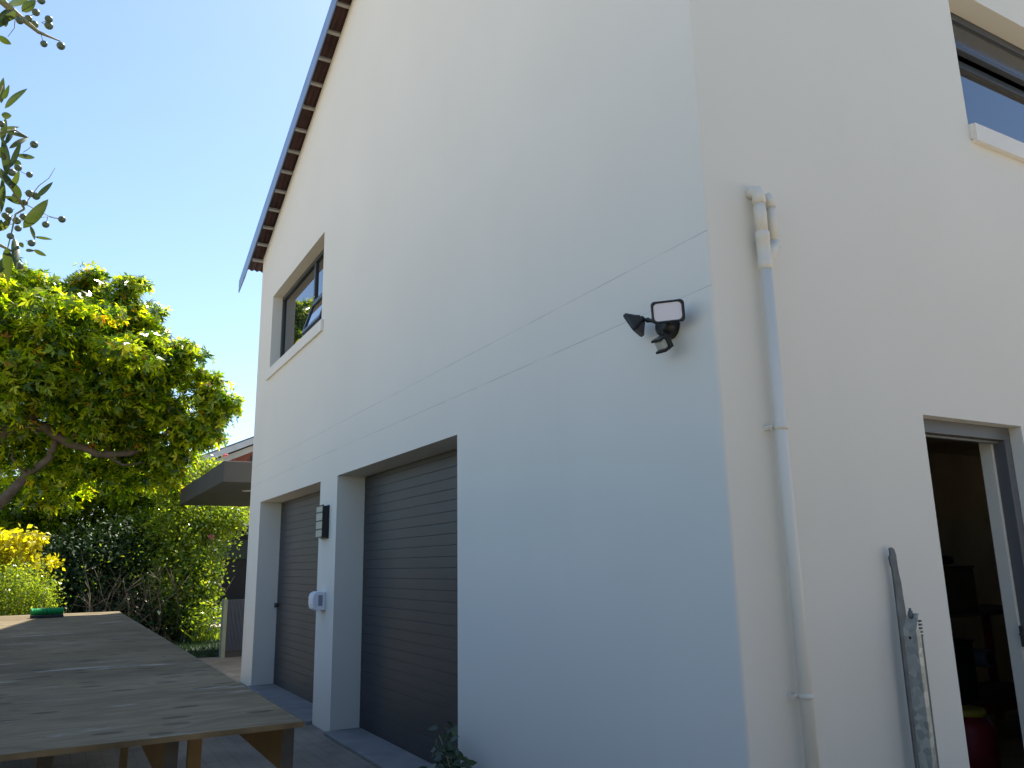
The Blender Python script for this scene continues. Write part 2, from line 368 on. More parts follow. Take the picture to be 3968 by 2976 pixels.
def foliage(name, blobs, nclump, per, size, m, parent, seed=1, tm=None, sig=0.16, fill=0.35, up=0.5, rnd=0.8, outl=0.12, tuft=False):
    """blobs: (cx,cy,cz,rx,ry,rz). Leaf clumps scattered near the skin and through the volume of the blobs."""
    rng = np.random.default_rng(seed)
    B = np.array(blobs, float); area = (B[:, 3]*B[:, 4]*B[:, 5])**(2/3); p = area/area.sum()
    k = rng.choice(len(B), nclump, p=p)
    d = rng.normal(size=(nclump, 3)); d /= np.linalg.norm(d, axis=1, keepdims=True)
    rad = np.where(rng.random(nclump) < fill, rng.uniform(0.25, 0.9, nclump), 1-np.abs(rng.normal(0, outl, nclump)) + rng.normal(0, 0.05, nclump))
    c = B[k, :3] + d*B[k, 3:]*rad[:, None]
    cs = sig*rng.uniform(0.5, 1.4, nclump)
    cnt = np.maximum(1, (per*rng.uniform(0.4, 1.6, nclump))).astype(int)
    idx = np.repeat(np.arange(nclump), cnt)
    pos = c[idx] + rng.normal(size=(len(idx), 3))*cs[idx][:, None]
    nr = d[idx]*0.5 + np.array([0, 0, up]) + rng.normal(size=(len(idx), 3))*rnd
    if tuft:
        dd = rng.normal(size=(len(idx), 3)); dd[:, 2] = np.abs(dd[:, 2])*1.1 - 0.35; dd /= np.linalg.norm(dd, axis=1, keepdims=True)
        pos = c[idx] + dd*(cs[idx]*rng.uniform(0.75, 1.15, len(idx)))[:, None]*np.array([1.15, 1.15, 0.8])
        nr = dd + np.array([0, 0, up]) + rng.normal(size=(len(idx), 3))*rnd
    V, F = scatter(pos, nr, size, tm or tmpl_simple(), rng)
    return np_mesh(name, V, F, m, parent, ORG[parent] if parent is not None else (0, 0, 0))

# lawn blades
rng = np.random.default_rng(3)
N = 26000
pos = np.stack([rng.uniform(-19.6, -12.32, N), rng.uniform(-1.0, 3.2, N), np.full(N, -0.012)], 1)
nr = rng.normal(size=(N, 3)); nr[:, 2] *= 0.25
tv, tf = tmpl_simple(0.14)
n_ = nr/np.linalg.norm(nr, axis=1, keepdims=True)
y_ = np.array([[0, 0, 1.0]]) + rng.normal(size=(N, 3))*0.35; y_ /= np.linalg.norm(y_, axis=1, keepdims=True)
x_ = np.cross(y_, n_)
s_ = rng.uniform(0.03, 0.075, N)[:, None, None]
Vg = pos[:, None, :] + s_*(tv[None, :, 0:1]*x_[:, None, :]*1.6 + tv[None, :, 1:2]*y_[:, None, :])
Fg = tf[None] + (np.arange(N)*4)[:, None, None]
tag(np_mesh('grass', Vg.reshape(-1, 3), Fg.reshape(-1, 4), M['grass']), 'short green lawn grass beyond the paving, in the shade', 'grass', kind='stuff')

# ------------------------------------------------------------------ the white house
XL, RX = -8.915, -4.457
SL = 0.40; ZE = 5.79
def Lz(x): return ZE + SL*(min(x, 2*RX-x) - XL)
house = thing('house', 'large off-white plastered two-storey gabled house with two grey roller garage doors', 'house', (0, 0, 0))
def wallgrid(mb, u0, u1, top, ops, P, extra=()):
    us = sorted(set([u0, u1, *extra] + [o[0] for o in ops] + [o[1] for o in ops]))
    us = [u for u in us if u0 <= u <= u1]
    for a, c in zip(us, us[1:]):
        mid = (a+c)/2
        hs = sorted((o[2], o[3]) for o in ops if o[0] < mid < o[1])
        z = 0.0
        for (h0, h1) in hs:
            if h0 > z: mb.face([P(a, z, 0), P(c, z, 0), P(c, h0, 0), P(a, h0, 0)])
            z = h1
        mb.face([P(a, z, 0), P(c, z, 0), P(c, top(c), 0), P(a, top(a), 0)])
    for (a, c, z0, z1, d) in ops:
        mb.face([P(a, z0, 0), P(a, z1, 0), P(a, z1, d), P(a, z0, d)])
        mb.face([P(c, z0, 0), P(c, z0, d), P(c, z1, d), P(c, z1, 0)])
        mb.face([P(a, z1, 0), P(c, z1, 0), P(c, z1, d), P(a, z1, d)])
        mb.face([P(a, z0, 0), P(a, z0, d), P(c, z0, d), P(c, z0, 0)])
G1 = (-8.269, -5.557, 0.0, 2.25, 0.34); G2 = (-5.001, -2.406, 0.0, 2.25, 0.34)
W1 = (-8.14, -5.744, 3.86, 4.979, 0.20)
DO = (1.277, 2.095, 0.0, 2.067, 0.20); W2 = (2.052, 4.30, 3.70, 4.706, 0.22)
w = MB(); rc = 0.014
wallgrid(w, XL, -rc, Lz, [G1, G2, W1], lambda u, z, d: (u, d, z), extra=(RX,))
wallgrid(w, rc, 9.0, lambda y: ZE, [DO, W2], lambda u, z, d: (-d, u, z))
for k in range(5):
    a0, a1 = math.pi/2*k/5, math.pi/2*(k+1)/5
    p0 = (-rc+rc*math.sin(a0), rc-rc*math.cos(a0)); p1 = (-rc+rc*math.sin(a1), rc-rc*math.cos(a1))
    w.face([(*p0, 0), (*p1, 0), (*p1, ZE), (*p0, ZE)], True)
w.face([(XL, 0, 0), (XL, 0, ZE), (XL, 9, ZE), (XL, 9, 0)])
wallgrid(w, XL, 0, Lz, [(-2.0, -1.3, 1.7, 2.15, 0.2)], lambda u, z, d: (u, 9-d, z), extra=(RX,))  # back opening added out of view to let sun brighten the workshop
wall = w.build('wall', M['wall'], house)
# merge the arc so it shades as one rounded arris
# roof: corrugated sheets, laid from the ridge to each eave
def roof_sheet():
    mb = MB(); y0, y1 = -0.150, 9.15; per = 0.076; n = int((y1-y0)/per*6)
    for side in (0, 1):
        i = len(mb.v)
        for k in range(n+1):
            y = y0 + (y1-y0)*k/n; dz = 0.010*math.sin(2*math.pi*(y-y0)/per) + 0.062
            for (x, zz) in ((-9.25, Lz(XL)-SL*0.335), (RX, Lz(RX))):
                if side: x = 2*RX - x
                mb.v.append((x, y, zz+dz))
        for k in range(n):
            a = i+2*k; mb.f.append((a, a+1, a+3, a+2)); mb.sm.append(True)
    return mb
ro = roof_sheet().build('roof', M['tile'], house)
sd = ro.modifiers.new('solid', 'SOLIDIFY'); sd.thickness = 0.006
for side in (0, 1):
    for k in range(14):
        x = -9.0 + 0.01*(k == 0) + (0.325*k if k else 0.02)
        if side: x = 2*RX - x
        zc = Lz(x)+0.006 if XL < x < 0 else Lz(XL)-SL*0.085
        if side and k == 0: zc = Lz(XL)-SL*0.085
        ang = math.atan(SL)*(1 if not side else -1)
        Mx = Matrix.Translation((x, 0, zc)) @ Matrix.Rotation(-ang, 4, 'Y')
        bb = MB(); bb.box((-0.018, -0.140, 0.006), (0.018, 0.06, 0.044), Mx)
        bb.build('batten', M['batten'], house, bevel=0.003)
# barge board: folded metal verge flashing, runs past the eave
for side in (0, 1):
    mb = MB(); y = -0.168
    def mx_(x): return 2*RX-x if side else x
    xe = -9.60
    ze = ZE + SL*(xe-XL)
    out = [(mx_(xe), y-0.035, ze-0.055), (mx_(xe), y-0.035, ze+0.125), (RX, y, Lz(RX)+0.125), (RX, y, Lz(RX)-0.075), (mx_(-9.22), y-0.03, ze+SL*0.38-0.10)]
    mb.prism(out, (0, 0.012, 0))
    top = [(mx_(xe), y-0.035, ze+0.126), (RX, y, Lz(RX)+0.126), (RX, y+0.05, Lz(RX)+0.126), (mx_(xe), y+0.012, ze+0.126)]
    mb.prism(top, (0, 0, 0.006))
    mb.build('barge_board', M['barge'], house)
# eave fascia and gutter over the side wall
mb = MB(); mb.box((0.30, 0.02, 5.60), (0.325, 9.1, 5.77)); mb.build('fascia', M['fascia'], house)
mb = MB(); mb.tube([(0.385, 0.0, 5.67), (0.385, 9.1, 5.67)], 0.055, 12); mb.build('gutter', M['barge'], house)

# windows
def frame_rect(mb, P, u0, u1, z0, z1, wd, d0, d1):
    for (a, c, e, f) in ((u0, u1, z1-wd, z1), (u0, u1, z0, z0+wd), (u0, u0+wd, z0+wd, z1-wd), (u1-wd, u1, z0+wd, z1-wd)):
        p, q = P(a, e, d0), P(c, f, d1)
        mb.box([min(p[i], q[i]) for i in range(3)], [max(p[i], q[i]) for i in range(3)])
PF = lambda u, z, d: (u, d, z)
PR = lambda u, z, d: (-d, u, z)
def bar(mb, P, u0, u1, z0, z1, d0, d1):
    p, q = P(u0, z0, d0), P(u1, z1, d1)
    mb.box([min(p[i], q[i]) for i in range(3)], [max(p[i], q[i]) for i in range(3)])
# upper window in the gable wall
fm = MB(); frame_rect(fm, PF, -8.14, -5.744, 3.965, 4.979, 0.05, 0.125, 0.18)
bar(fm, PF, -6.585, -6.535, 4.015, 4.929, 0.128, 0.178)
bar(fm, PF, -6.535, -5.794, 4.405, 4.455, 0.128, 0.178)
win = fm.build('window', M['frame'], house, bevel=0.003)
g = MB(); bar(g, PF, -8.09, -6.585, 4.015, 4.929, 0.150, 0.156); g.build('pane', M['glass'], win)
g = MB(); bar(g, PF, -6.535, -5.794, 4.455, 4.929, 0.150, 0.156); g.build('pane', M['glass'], win)
# lower right sash stands open, hinged at its top
Ms = Matrix.Translation((0, 0.122, 4.40)) @ Matrix.Rotation(R(-17), 4, 'X')
sa = MB()
for (a, c, e, f) in ((-6.53, -5.80, -0.05, -0.002), (-6.53, -5.80, -0.40, -0.355), (-6.53, -6.485, -0.355, -0.05), (-5.845, -5.80, -0.355, -0.05)):
    sa.box((a, -0.018, e), (c, 0.018, f), Ms)
sash = sa.build('sash', M['frame'], win, bevel=0.003)
g = MB(); g.box((-6.485, -0.003, -0.355), (-5.845, 0.003, -0.05), Ms); g.build('pane', M['glass'], win)
s = MB()   # sloping plaster sill
s.prism([(-8.139, -0.02, 3.955), (-8.139, 0.125, 3.985), (-8.139, 0.20, 3.985), (-8.139, 0.20, 3.862), (-8.139, -0.02, 3.862)], (2.394, 0, 0))
s.prism([(-8.22, -0.028, 3.958), (-8.22, -0.001, 3.962), (-8.22, -0.001, 3.835), (-8.22, -0.028, 3.835)], (2.56, 0, 0))
s.build('sill', M['sill'], win)
# upper window in the side wall
fm = MB(); frame_rect(fm, PR, 2.052, 4.30, 3.80, 4.706, 0.055, 0.13, 0.19)
bar(fm, PR, 2.107, 4.245, 4.325, 4.370, 0.133, 0.187)
win2 = fm.build('window', M['frame'], house, bevel=0.003)
g = MB(); bar(g, PR, 2.107, 4.245, 3.855, 4.325, 0.158, 0.164); g.build('pane', M['glass'], win2)
Mt = Matrix.Translation((-0.128, 0, 4.655)) @ Matrix.Rotation(R(-7), 4, 'Y')
sa = MB()
for (a, c, e, f) in ((2.10, 4.25, -0.035, 0), (2.10, 4.25, -0.275, -0.24), (2.10, 2.135, -0.24, -0.035), (4.215, 4.25, -0.24, -0.035)): sa.box((-0.018, a, e), (0.018, c, f), Mt)
sash = sa.build('sash', M['frame'], win2, bevel=0.003)
g = MB(); g.box((-0.003, 2.135, -0.24), (0.003, 4.215, -0.035), Mt); g.build('pane', M['glassrefl'], win2)
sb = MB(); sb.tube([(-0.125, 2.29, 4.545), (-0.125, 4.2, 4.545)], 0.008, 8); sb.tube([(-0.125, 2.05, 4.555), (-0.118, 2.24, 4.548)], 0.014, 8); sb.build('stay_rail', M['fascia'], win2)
s = MB()
s.prism([(0.02, 2.053, 3.790), (-0.13, 2.053, 3.80), (-0.22, 2.053, 3.80), (-0.22, 2.053, 3.702), (0.02, 2.053, 3.702)], (0, 2.246, 0))
s.prism([(0.032, 2.066, 3.792), (0.001, 2.066, 3.794), (0.001, 2.066, 3.685), (0.032, 2.066, 3.685)], (0, 2.3, 0))
s.build('sill', M['sill'], win2)

# garage doors: slatted roller shutters
def garage(op, knob):
    x0, x1, z0, z1, d = op
    mb = MB(); z = 0.03; h = 0.0805; ys = 0.267
    while z < z1-0.02:
        zt = min(z+h, z1-0.012)
        prof = [(ys+0.0028, z), (ys, z+0.0025), (ys-0.0002, z+h*0.5), (ys, zt-0.0025), (ys+0.0028, zt)]
        i = len(mb.v); dv = random.uniform(-0.0003, 0.0003)
        for (yy, zz) in prof:
            mb.v += [(x0-0.02, yy+dv, zz), (x1+0.02, yy+dv*0.4, zz)]
        for k in range(len(prof)-1):
            a = i+2*k; mb.f.append((a, a+1, a+3, a+2)); mb.sm.append(False)
        z += h
    dr = mb.build('garage_door', M['shutter'], house)
    bk = MB(); bk.face([(x0-0.1, 0.35, 0), (x1+0.1, 0.35, 0), (x1+0.1, 0.35, z1+0.1), (x0-0.1, 0.35, z1+0.1)])
    bk.build('backing', M['black'], dr)
    if knob:
        k = MB(); k.tube([(x0+0.06, 0.27, 0.968), (x0+0.06, 0.225, 0.968)], [0.022, 0.03], 12); k.tube([(x0+0.06, 0.24, 0.968), (x0+0.10, 0.22, 0.968)], 0.01, 8)
        k.build('lock', M['frame'], dr)
    t = MB(); t.box((x0+0.001, -0.055, 0.0), (x1-0.001, 0.33, 0.03))
    t.build('threshold', M['concrete'], house, bevel=0.006)
garage(G1, True); garage(G2, False)
# side door frame and the workshop behind it
fm = MB()
for (y0, y1, z0, z1, d0, d1) in ((1.278, 2.094, 2.000, 2.066, 0.062, 0.125), (1.278, 1.335, 0.0, 2.0, 0.062, 0.125), (2.037, 2.094, 0.0, 2.0, 0.062, 0.125), (1.345, 2.034, 1.985, 1.998, 0.09, 0.125)):
    bar(fm, PR, y0, y1, z0, z1, d0, d1)
df = fm.build('door_frame', M['doorframe'], house, bevel=0.003)
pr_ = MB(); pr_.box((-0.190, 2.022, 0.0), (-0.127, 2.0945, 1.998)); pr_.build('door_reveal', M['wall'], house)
k = MB(); k.box((-0.118, 2.008, 0.97), (-0.103, 2.0175, 1.07)); k.tube([(-0.11, 2.012, 1.03), (-0.11, 1.995, 1.03)], 0.006, 8)
k.build('strike_plate', M['frame'], df)
rm = MB()
X0, X1, Y0, Y1 = -3.4, -0.21, 0.6, 8.8
rm.face([(X0, Y0, 0.005), (X1, Y0, 0.005), (X1, Y1, 0.005), (X0, Y1, 0.005)])
rm.face([(X0, Y0, 2.6), (X0, Y1, 2.6), (X1, Y1, 2.6), (X1, Y0, 2.6)])
rm.face([(X0, Y0, 0), (X0, Y1, 0), (X0, Y1, 2.6), (X0, Y0, 2.6)])
for (xa, xb, za, zb) in ((X0, -2.0, 0, 2.6), (-1.3, X1, 0, 2.6), (-2.0, -1.3, 0, 1.7), (-2.0, -1.3, 2.15, 2.6)): rm.face([(xa, Y1, za), (xb, Y1, za), (xb, Y1, zb), (xa, Y1, zb)])  # lining left open at the added light opening
rm.face([(X0, Y0, 0), (X0, Y0, 2.6), (X1, Y0, 2.6), (X1, Y0, 0)])
for (ya, yb, za, zb) in ((Y0, 1.277, 0, 2.6), (2.095, Y1, 0, 2.6), (1.277, 2.095, 2.067, 2.6)):
    rm.face([(X1, ya, za), (X1, yb, za), (X1, yb, zb), (X1, ya, zb)])
rm.build('room_lining', M['room'], house, label='dark room seen through the side door')

# workshop things seen through the door
sx = -1.7
sh = thing('shelf', 'red steel shelf standing in the dark workshop behind the side door', 'shelf', (sx, 4.3, 0))
mb = MB()
for y in (3.55, 5.2):
    for x in (sx, sx-0.5):
        mb = MB(); mb.box((x-0.025, y-0.025, 0.0), (x+0.025, y+0.025, 0.95)); mb.build('upright', M['red'], sh)
mb = MB(); mb.box((sx-0.53, 3.5, 0.22), (sx+0.03, 5.25, 0.30)); mb.build('beam', M['red'], sh)
mb = MB(); mb.box((sx-0.55, 3.48, 0.30), (sx+0.05, 5.27, 0.32)); mb.box((sx-0.55, 3.48, 0.95), (sx+0.05, 5.27, 0.98)); mb.build('board', M['card'], sh)
def wobox(x0, y0, z0, x1, y1, z1, m, name, label, cat, lid=None):
    t = thing(name, label, cat, ((x0+x1)/2, (y0+y1)/2, z0))
    mb = MB(); mb.box((x0, y0, z0), (x1, y1, z1)); bo = mb.build('body', m, t, bevel=0.01)
    mb = MB(); mb.box((x0-0.006, y0-0.006, z1+0.001), (x1+0.006, y1+0.006, z1+0.02)); mb.build('lid', lid or m, t, bevel=0.004)
    return t
wobox(sx-0.4, 3.72, 0.98, sx, 4.30, 1.32, M['card'], 'box', 'brown cardboard box on the top shelf in the dark workshop', 'box')
wobox(sx-0.45, 3.65, 0.325, sx, 4.15, 0.75, M['darkbox'], 'tool_case', 'black tool case on the lower red shelf in the dark workshop', 'case')
t = thing('pipe_offcut', 'grey round pipe end beside the black tool case on the shelf', 'pipe', (sx, 4.4, 0.6))
mb = MB(); mb.tube([(sx-0.3, 4.32, 0.62), (sx+0.02, 4.32, 0.62)], 0.07, 20); mb.build('tube', M['greyplastic'], t)
mb = MB(); mb.tube([(sx+0.021, 4.32, 0.62), (sx+0.024, 4.32, 0.62)], 0.055, 20); mb.build('bore', M['black'], t)
t = thing('glove', 'dark crumpled work glove on the cardboard box', 'glove', (sx-0.1, 3.95, 1.34))
mb = MB(); mb.ball((sx-0.1, 3.95, 1.37), 0.1, sc=(0.8, 1.3, 0.35)); mb.ball((sx-0.08, 4.07, 1.385), 0.06, sc=(1, 1.2, 0.6)); mb.ball((sx-0.1, 3.86, 1.39), 0.05, sc=(1, 1.2, 0.7)); mb.build('palm', M['darkbox'], t)
t = thing('canister', 'red canister with yellow lid low inside the side doorway', 'canister', (-0.95, 2.75, 0))
mb = MB(); mb.tube([(-0.95, 2.78, 0.0), (-0.95, 2.78, 0.40), (-0.95, 2.78, 0.46)], [0.15, 0.15, 0.10], 20); mb.build('drum', M['red'], t)
mb = MB(); mb.tube([(-0.95, 2.78, 0.461), (-0.95, 2.78, 0.50)], [0.115, 0.10], 20); mb.build('lid', M['yellow'], t)

# ------------------------------------------------------------------ fittings on the walls
# twin-head security floodlight
fl = thing('floodlight', 'black twin-head security floodlight with motion sensor on the gable wall near the corner', 'light', (-0.27, 0, 2.40))
mb = MB(); cx, cz = -0.262, 2.40
mb.tube([(cx, 0.0, cz), (cx, -0.022, cz), (cx, -0.05, cz), (cx, -0.062, cz)], [0.058, 0.056, 0.045, 0.028], 28)
base = mb.build('mount', M['black'], fl)
def head(c, d, nm):
    Mh = frame_M(c, d)
    mb = MB()
    w2, h2 = 0.068, 0.046
    def rr(wx, hz, y, r=0.016, n=5):
        pts = []
        for (sx_, sz_, a0) in ((1, 1, 0), (-1, 1, 90), (-1, -1, 180), (1, -1, 270)):
            for k in range(n):
                a = R(a0 + 90*k/(n-1))
                pts.append(Mh @ Vector((sx_*(wx-r) + r*math.cos(a), y, sz_*(hz-r) + r*math.sin(a))))
        return pts
    loops = [rr(w2*0.93, h2*0.9, 0.0), rr(w2, h2, -0.004), rr(w2, h2, -0.018), rr(w2*0.55, h2*0.55, -0.045), rr(w2*0.34, h2*0.4, -0.058)]
    n = len(loops[0]); i = len(mb.v)
    for lp in loops: mb.v += [tuple(p) for p in lp]
    for k in range(len(loops)-1):
        for q in range(n):
            q2 = (q+1) % n
            mb.f.append((i+k*n+q, i+(k+1)*n+q, i+(k+1)*n+q2, i+k*n+q2)); mb.sm.append(False)
    mb.f.append(tuple(i+4*n+q for q in range(n))); mb.sm.append(False)
    # rim ring
    inner = rr(w2*0.84, h2*0.80, -0.001)
    j = len(mb.v); mb.v += [tuple(p) for p in inner]
    for q in range(n):
        q2 = (q+1) % n
        mb.f.append((i+q, i+q2, j+q2, j+q)); mb.sm.append(False)
    hd = mb.build('lamp_head', M['black'], fl)
    l2 = MB(); l2.face(rr(w2*0.85, h2*0.81, -0.003)); l2.build('lens', M['lens'], hd)
    return Mh
h1 = on(2587, 1207, 1, -0.118)
Mh1 = head(h1, (0.66, -0.71, -0.24), 1)
h2c = on(2448, 1266, 1, -0.105)
Mh2 = head(h2c, (-0.70, -0.50, -0.50), 2)
mb = MB()
mb.tube([(cx, -0.045, cz+0.01), tuple(Mh1 @ Vector((0, -0.075, -0.02))), tuple(Mh1 @ Vector((0, -0.05, 0)))], [0.016, 0.014, 0.013], 10)
a2 = Mh2 @ Vector((0, -0.055, 0))
mb.tube([(cx, -0.045, cz+0.012), ((cx+a2.x)/2, (a2.y-0.045)/2-0.005, (cz+0.012+a2.z)/2), tuple(a2)], 0.0085, 10)
mb.ball(a2, 0.014); mb.ball((a2*0.7 + Vector((cx, -0.045, cz+0.012))*0.3), 0.012)
mb.build('arm', M['black'], fl)
mb = MB(); pc = on(2566, 1333, 1, -0.085)
Mp = frame_M(pc, (0.15, -0.80, -0.50))
mb.box((-0.026, -0.036, -0.030), (0.026, -0.006, 0.030), Mp)
mb.box((-0.028, -0.008, 0.020), (0.028, 0.030, 0.031), Mp); mb.box((-0.028, -0.008, -0.031), (0.028, 0.030, -0.020), Mp)
mb.tube([(cx, -0.04, cz-0.03), tuple(Mp @ Vector((0, -0.03, 0.028)))], 0.013, 10)
ps = mb.build('sensor', M['black'], fl, bevel=0.003)
mb = MB(); mb.box((-0.022, -0.006, -0.020), (0.022, 0.022, 0.020), Mp); mb.build('sensor_lens', M['pirlens'], ps, bevel=0.006)

# bulkhead lamp on the pier
bl = thing('wall_lamp', 'dark rectangular wall lamp with four pale panes on the pier between the garage doors', 'lamp', (-5.335, 0, 1.68))
mb = MB(); mb.box((-5.45, -0.014, 1.685), (-5.22, 0.0, 1.995)); mb.box((-5.435, -0.055, 1.695), (-5.225, -0.014, 1.985))
z = 1.690
for hgt in (0.012, 0.0, 0.0, 0.0, 0.012): pass
hs = [1.690, 1.764, 1.843, 1.922, 1.985]
for zz in hs: mb.box((-5.452, -0.066, zz), (-5.222, -0.055, zz+0.013))
mb.box((-5.234, -0.066, 1.69), (-5.222, -0.055, 1.998)); mb.box((-5.452, -0.066, 1.69), (-5.44, -0.055, 1.998))
mb.build('housing', M['black'], bl, bevel=0.002)
for a, c in zip(hs, hs[1:]):
    g = MB(); g.box((-5.439, -0.0645, a+0.0135), (-5.2345, -0.0555, c-0.0005)); g.build('pane', M['lampglass'], bl)

# white box on the pier
kb = thing('control_box', 'small white plastic box with grey side window, below the wall lamp', 'box', (-5.325, 0, 1.03))
mb = MB()
pr = []
for (y, z) in ((0.0, 1.03), (-0.085, 1.03), (-0.112, 1.045), (-0.122, 1.08), (-0.122, 1.15), (-0.110, 1.185), (-0.08, 1.20), (0.0, 1.20)): pr.append((-5.40, y, z))
mb.prism(pr, (0.15, 0, 0)); mb.build('case', M['whiteplastic'], kb, bevel=0.008)
mb = MB(); mb.box((-5.2495, -0.070, 1.072), (-5.2475, -0.030, 1.168)); mb.build('window', M['greyplastic'], kb, bevel=0.0005)

# waste pipe
wp = thing('drain_pipe', 'off-white painted drain pipe running up the side wall beside the corner', 'pipe', (0.04, 0.268, 0))
mb = MB(); px_, r_ = 0.048, 0.0255
mb.tube([(px_, 0.268, 0.0), (px_, 0.265, 2.62)], r_, 20)
mb.build('pipe', M['pipe'], wp)
mb = MB(); mb.tube([(px_, 0.265, 2.60), (px_, 0.265, 2.605), (px_, 0.265, 2.64), (px_, 0.265, 2.642), (px_, 0.265, 2.73), (px_, 0.265, 2.732), (px_, 0.265, 2.765), (px_, 0.265, 2.77)],
        [r_, 0.0305, 0.0305, 0.0285, 0.0285, 0.0305, 0.0305, r_], 20)
mb.tube([(px_, 0.272, 2.635), (px_-0.004, 0.312, 2.69), (px_-0.008, 0.337, 2.725)], [0.02, 0.023, 0.026], 16)
mb.tube([(px_-0.009, 0.342, 2.715), (px_-0.009, 0.342, 2.745)], 0.0235, 16)
mb.build('branch_fitting', M['pipe'], wp)
mb = MB(); mb.tube([(px_, 0.265, 2.77), (px_, 0.264, 2.91)], r_, 20)
mb.tube([(px_-0.009, 0.342, 2.745), (px_-0.009, 0.342, 2.915)], 0.0185, 16); mb.build('upper_pipe', M['pipe'], wp)
mb = MB()
mb.tube([(px_, 0.264, 2.895), (px_, 0.264, 2.935), (px_-0.008, 0.264, 2.955), (px_-0.03, 0.262, 2.962), (-0.01, 0.26, 2.962)], [0.0285, 0.0285, 0.0275, 0.026, 0.026], 18)
mb.tube([(px_-0.009, 0.342, 2.90), (px_-0.009, 0.342, 2.935), (px_-0.018, 0.342, 2.952), (0.0, 0.342, 2.957), (-0.01, 0.342, 2.957)], [0.0215, 0.0215, 0.021, 0.02, 0.02], 16)
mb.build('elbow', M['pipe'], wp)
for z in (1.93, 0.915):
    mb = MB(); mb.tube([(px_, 0.266, z-0.009), (px_, 0.266, z+0.009)], r_+0.0025, 20)
    mb.box((0.0, 0.222, z-0.009), (0.026, 0.236, z+0.009)); mb.box((0.012, 0.228, z-0.009), (0.03, 0.245, z+0.009)); mb.ball((0.032, 0.232, z+0.004), 0.007)
    mb.build('clip', M['pipe'], wp)

# leaning metal pieces beside the door
gp = thing('steel_post', 'galvanised steel channel post with open bolted top, standing against the side wall', 'post', (0.1, 0.85, 0))
mb = MB(); x0, x1, y0, y1 = 0.082, 0.140, 0.830, 0.856
mb.v += [(x, y, z) for z in (0.0, 1.128) for (x, y) in ((x0, y0), (x1, y0), (x1, y1), (x1-0.003, y1), (x1-0.003, y0+0.003), (x0+0.003, y0+0.003), (x0+0.003, y1), (x0, y1))]
for k in range(8):
    j = (k+1) % 8; mb.f.append((k, j, 8+j, 8+k)); mb.sm.append(False)
mb.f.append(tuple(range(8, 16))); mb.sm.append(False)
mb.build('channel', M['galv'], gp)
mb = MB(); mb.prism([(x0, y0+0.001, 1.1285), (x1, y0+0.001, 1.1285), (x1-0.002, y1+0.004, 1.190), (x0+0.008, y1+0.004, 1.190)], (0, 0.003, -0.001)); mb.build('cap', M['galv'], gp)
mb = MB(); mb.tube([(0.108, 0.852, 1.172), (0.108, 0.852, 1.199)], 0.009, 6); mb.tube([(0.108, 0.852, 1.197), (0.108, 0.852, 1.21)], 0.005, 8); mb.build('bolt', M['greysteel'], gp)
mb = MB(); mb.tube([(0.109, y0-0.0012, 1.095), (0.109, y0+0.001, 1.095)], 0.0065, 14); mb.build('hole', M['black'], gp)
mb = MB(); mb.box((x1-0.004, y1+0.001, 0.0), (x1+0.0, y1+0.012, 1.10))
for k in range(5): mb.box((x1-0.006, y1+0.001, 1.1002+0.014*k), (x1+0.001, y1+0.015, 1.1082+0.014*k))
mb.build('toothed_strip', M['greysteel'], gp)
ga = thing('steel_strip', 'dark weathered grey steel strip leaning on the side wall behind the galvanised post', 'strip', (0.05, 0.83, 0))
mb = MB()
P_ = [(0.03, 0.0), (0.10, 0.0)] + [(0.080, 0.585), (0.060, 1.10), (0.056, 1.20), (0.050, 1.26), (0.048, 1.31), (0.040, 1.345), (0.036, 1.38), (0.035, 1.425), (0.026, 1.448), (0.012, 1.456), (-0.002, 1.452), (-0.001, 1.425), (-0.010, 1.415), (-0.006, 1.385), (0.002, 1.37), (0.004, 1.28), (0.006, 1.12), (0.010, 0.8), (0.018, 0.4)]
mb.prism([(0.055 - 0.02*z/1.45, 0.875 + y - 0.05*(1-z/1.45), z) for (y, z) in P_], (-0.008, 0, 0))
mb.build('blade', M['greysteel'], ga)

# ------------------------------------------------------------------ the trestle table
tb = thing('table', 'long weathered plywood work table on timber joists, partly in sun', 'table', (-3.8, -2.1, 0))
TX0, TX1, TY0, TY1, TH = -7.50, -0.075, -2.86, -1.578, 1.0
mb = MB()
n = 24
mb.box((TX0, TY0, TH-0.015), (TX1, TY1, TH))
mb.build('tabletop', M['plywood'], tb, bevel=0.0015)
e = MB(); e.box((TX1+0.0006, TY0, TH-0.0148), (TX1+0.0012, TY1, TH-0.0012)); e.build('edge', mat('ply_edge', (0.15, 0.105, 0.05), 0.8, noise=(7, 0.5)), tb)
for (ya, yb, m) in ((-1.621, -1.586, 0), (-1.925, -1.890, 0), (-2.215, -2.178, 0), (-2.52, -2.483, 0), (-2.82, -2.783, 0)):
    mb = MB(); mb.box((TX0+0.08, ya, TH-0.135), (TX1-0.065, yb, TH-0.0155)); mb.build('joist', M['timber'], tb, bevel=0.002)
    mb = MB(); mb.box((TX1-0.0645, ya+0.001, TH-0.134), (TX1-0.0625, yb-0.001, TH-0.0165)); mb.build('joist_end', M['oldtimber'], tb)
for x in (-1.05, -3.9, -6.9):
    for y in (-1.70, -2.70):
        mb = MB(); mb.box((x-0.019, y-0.035, 0.0), (x+0.019, y+0.012, TH-0.135)); mb.build('leg', M['timber'], tb, bevel=0.002)
    if x < -2: mb = MB(); mb.box((x+0.0195, -2.76, TH-0.24), (x+0.04, -1.66, TH-0.14)); mb.build('rail', M['oldtimber'], tb)
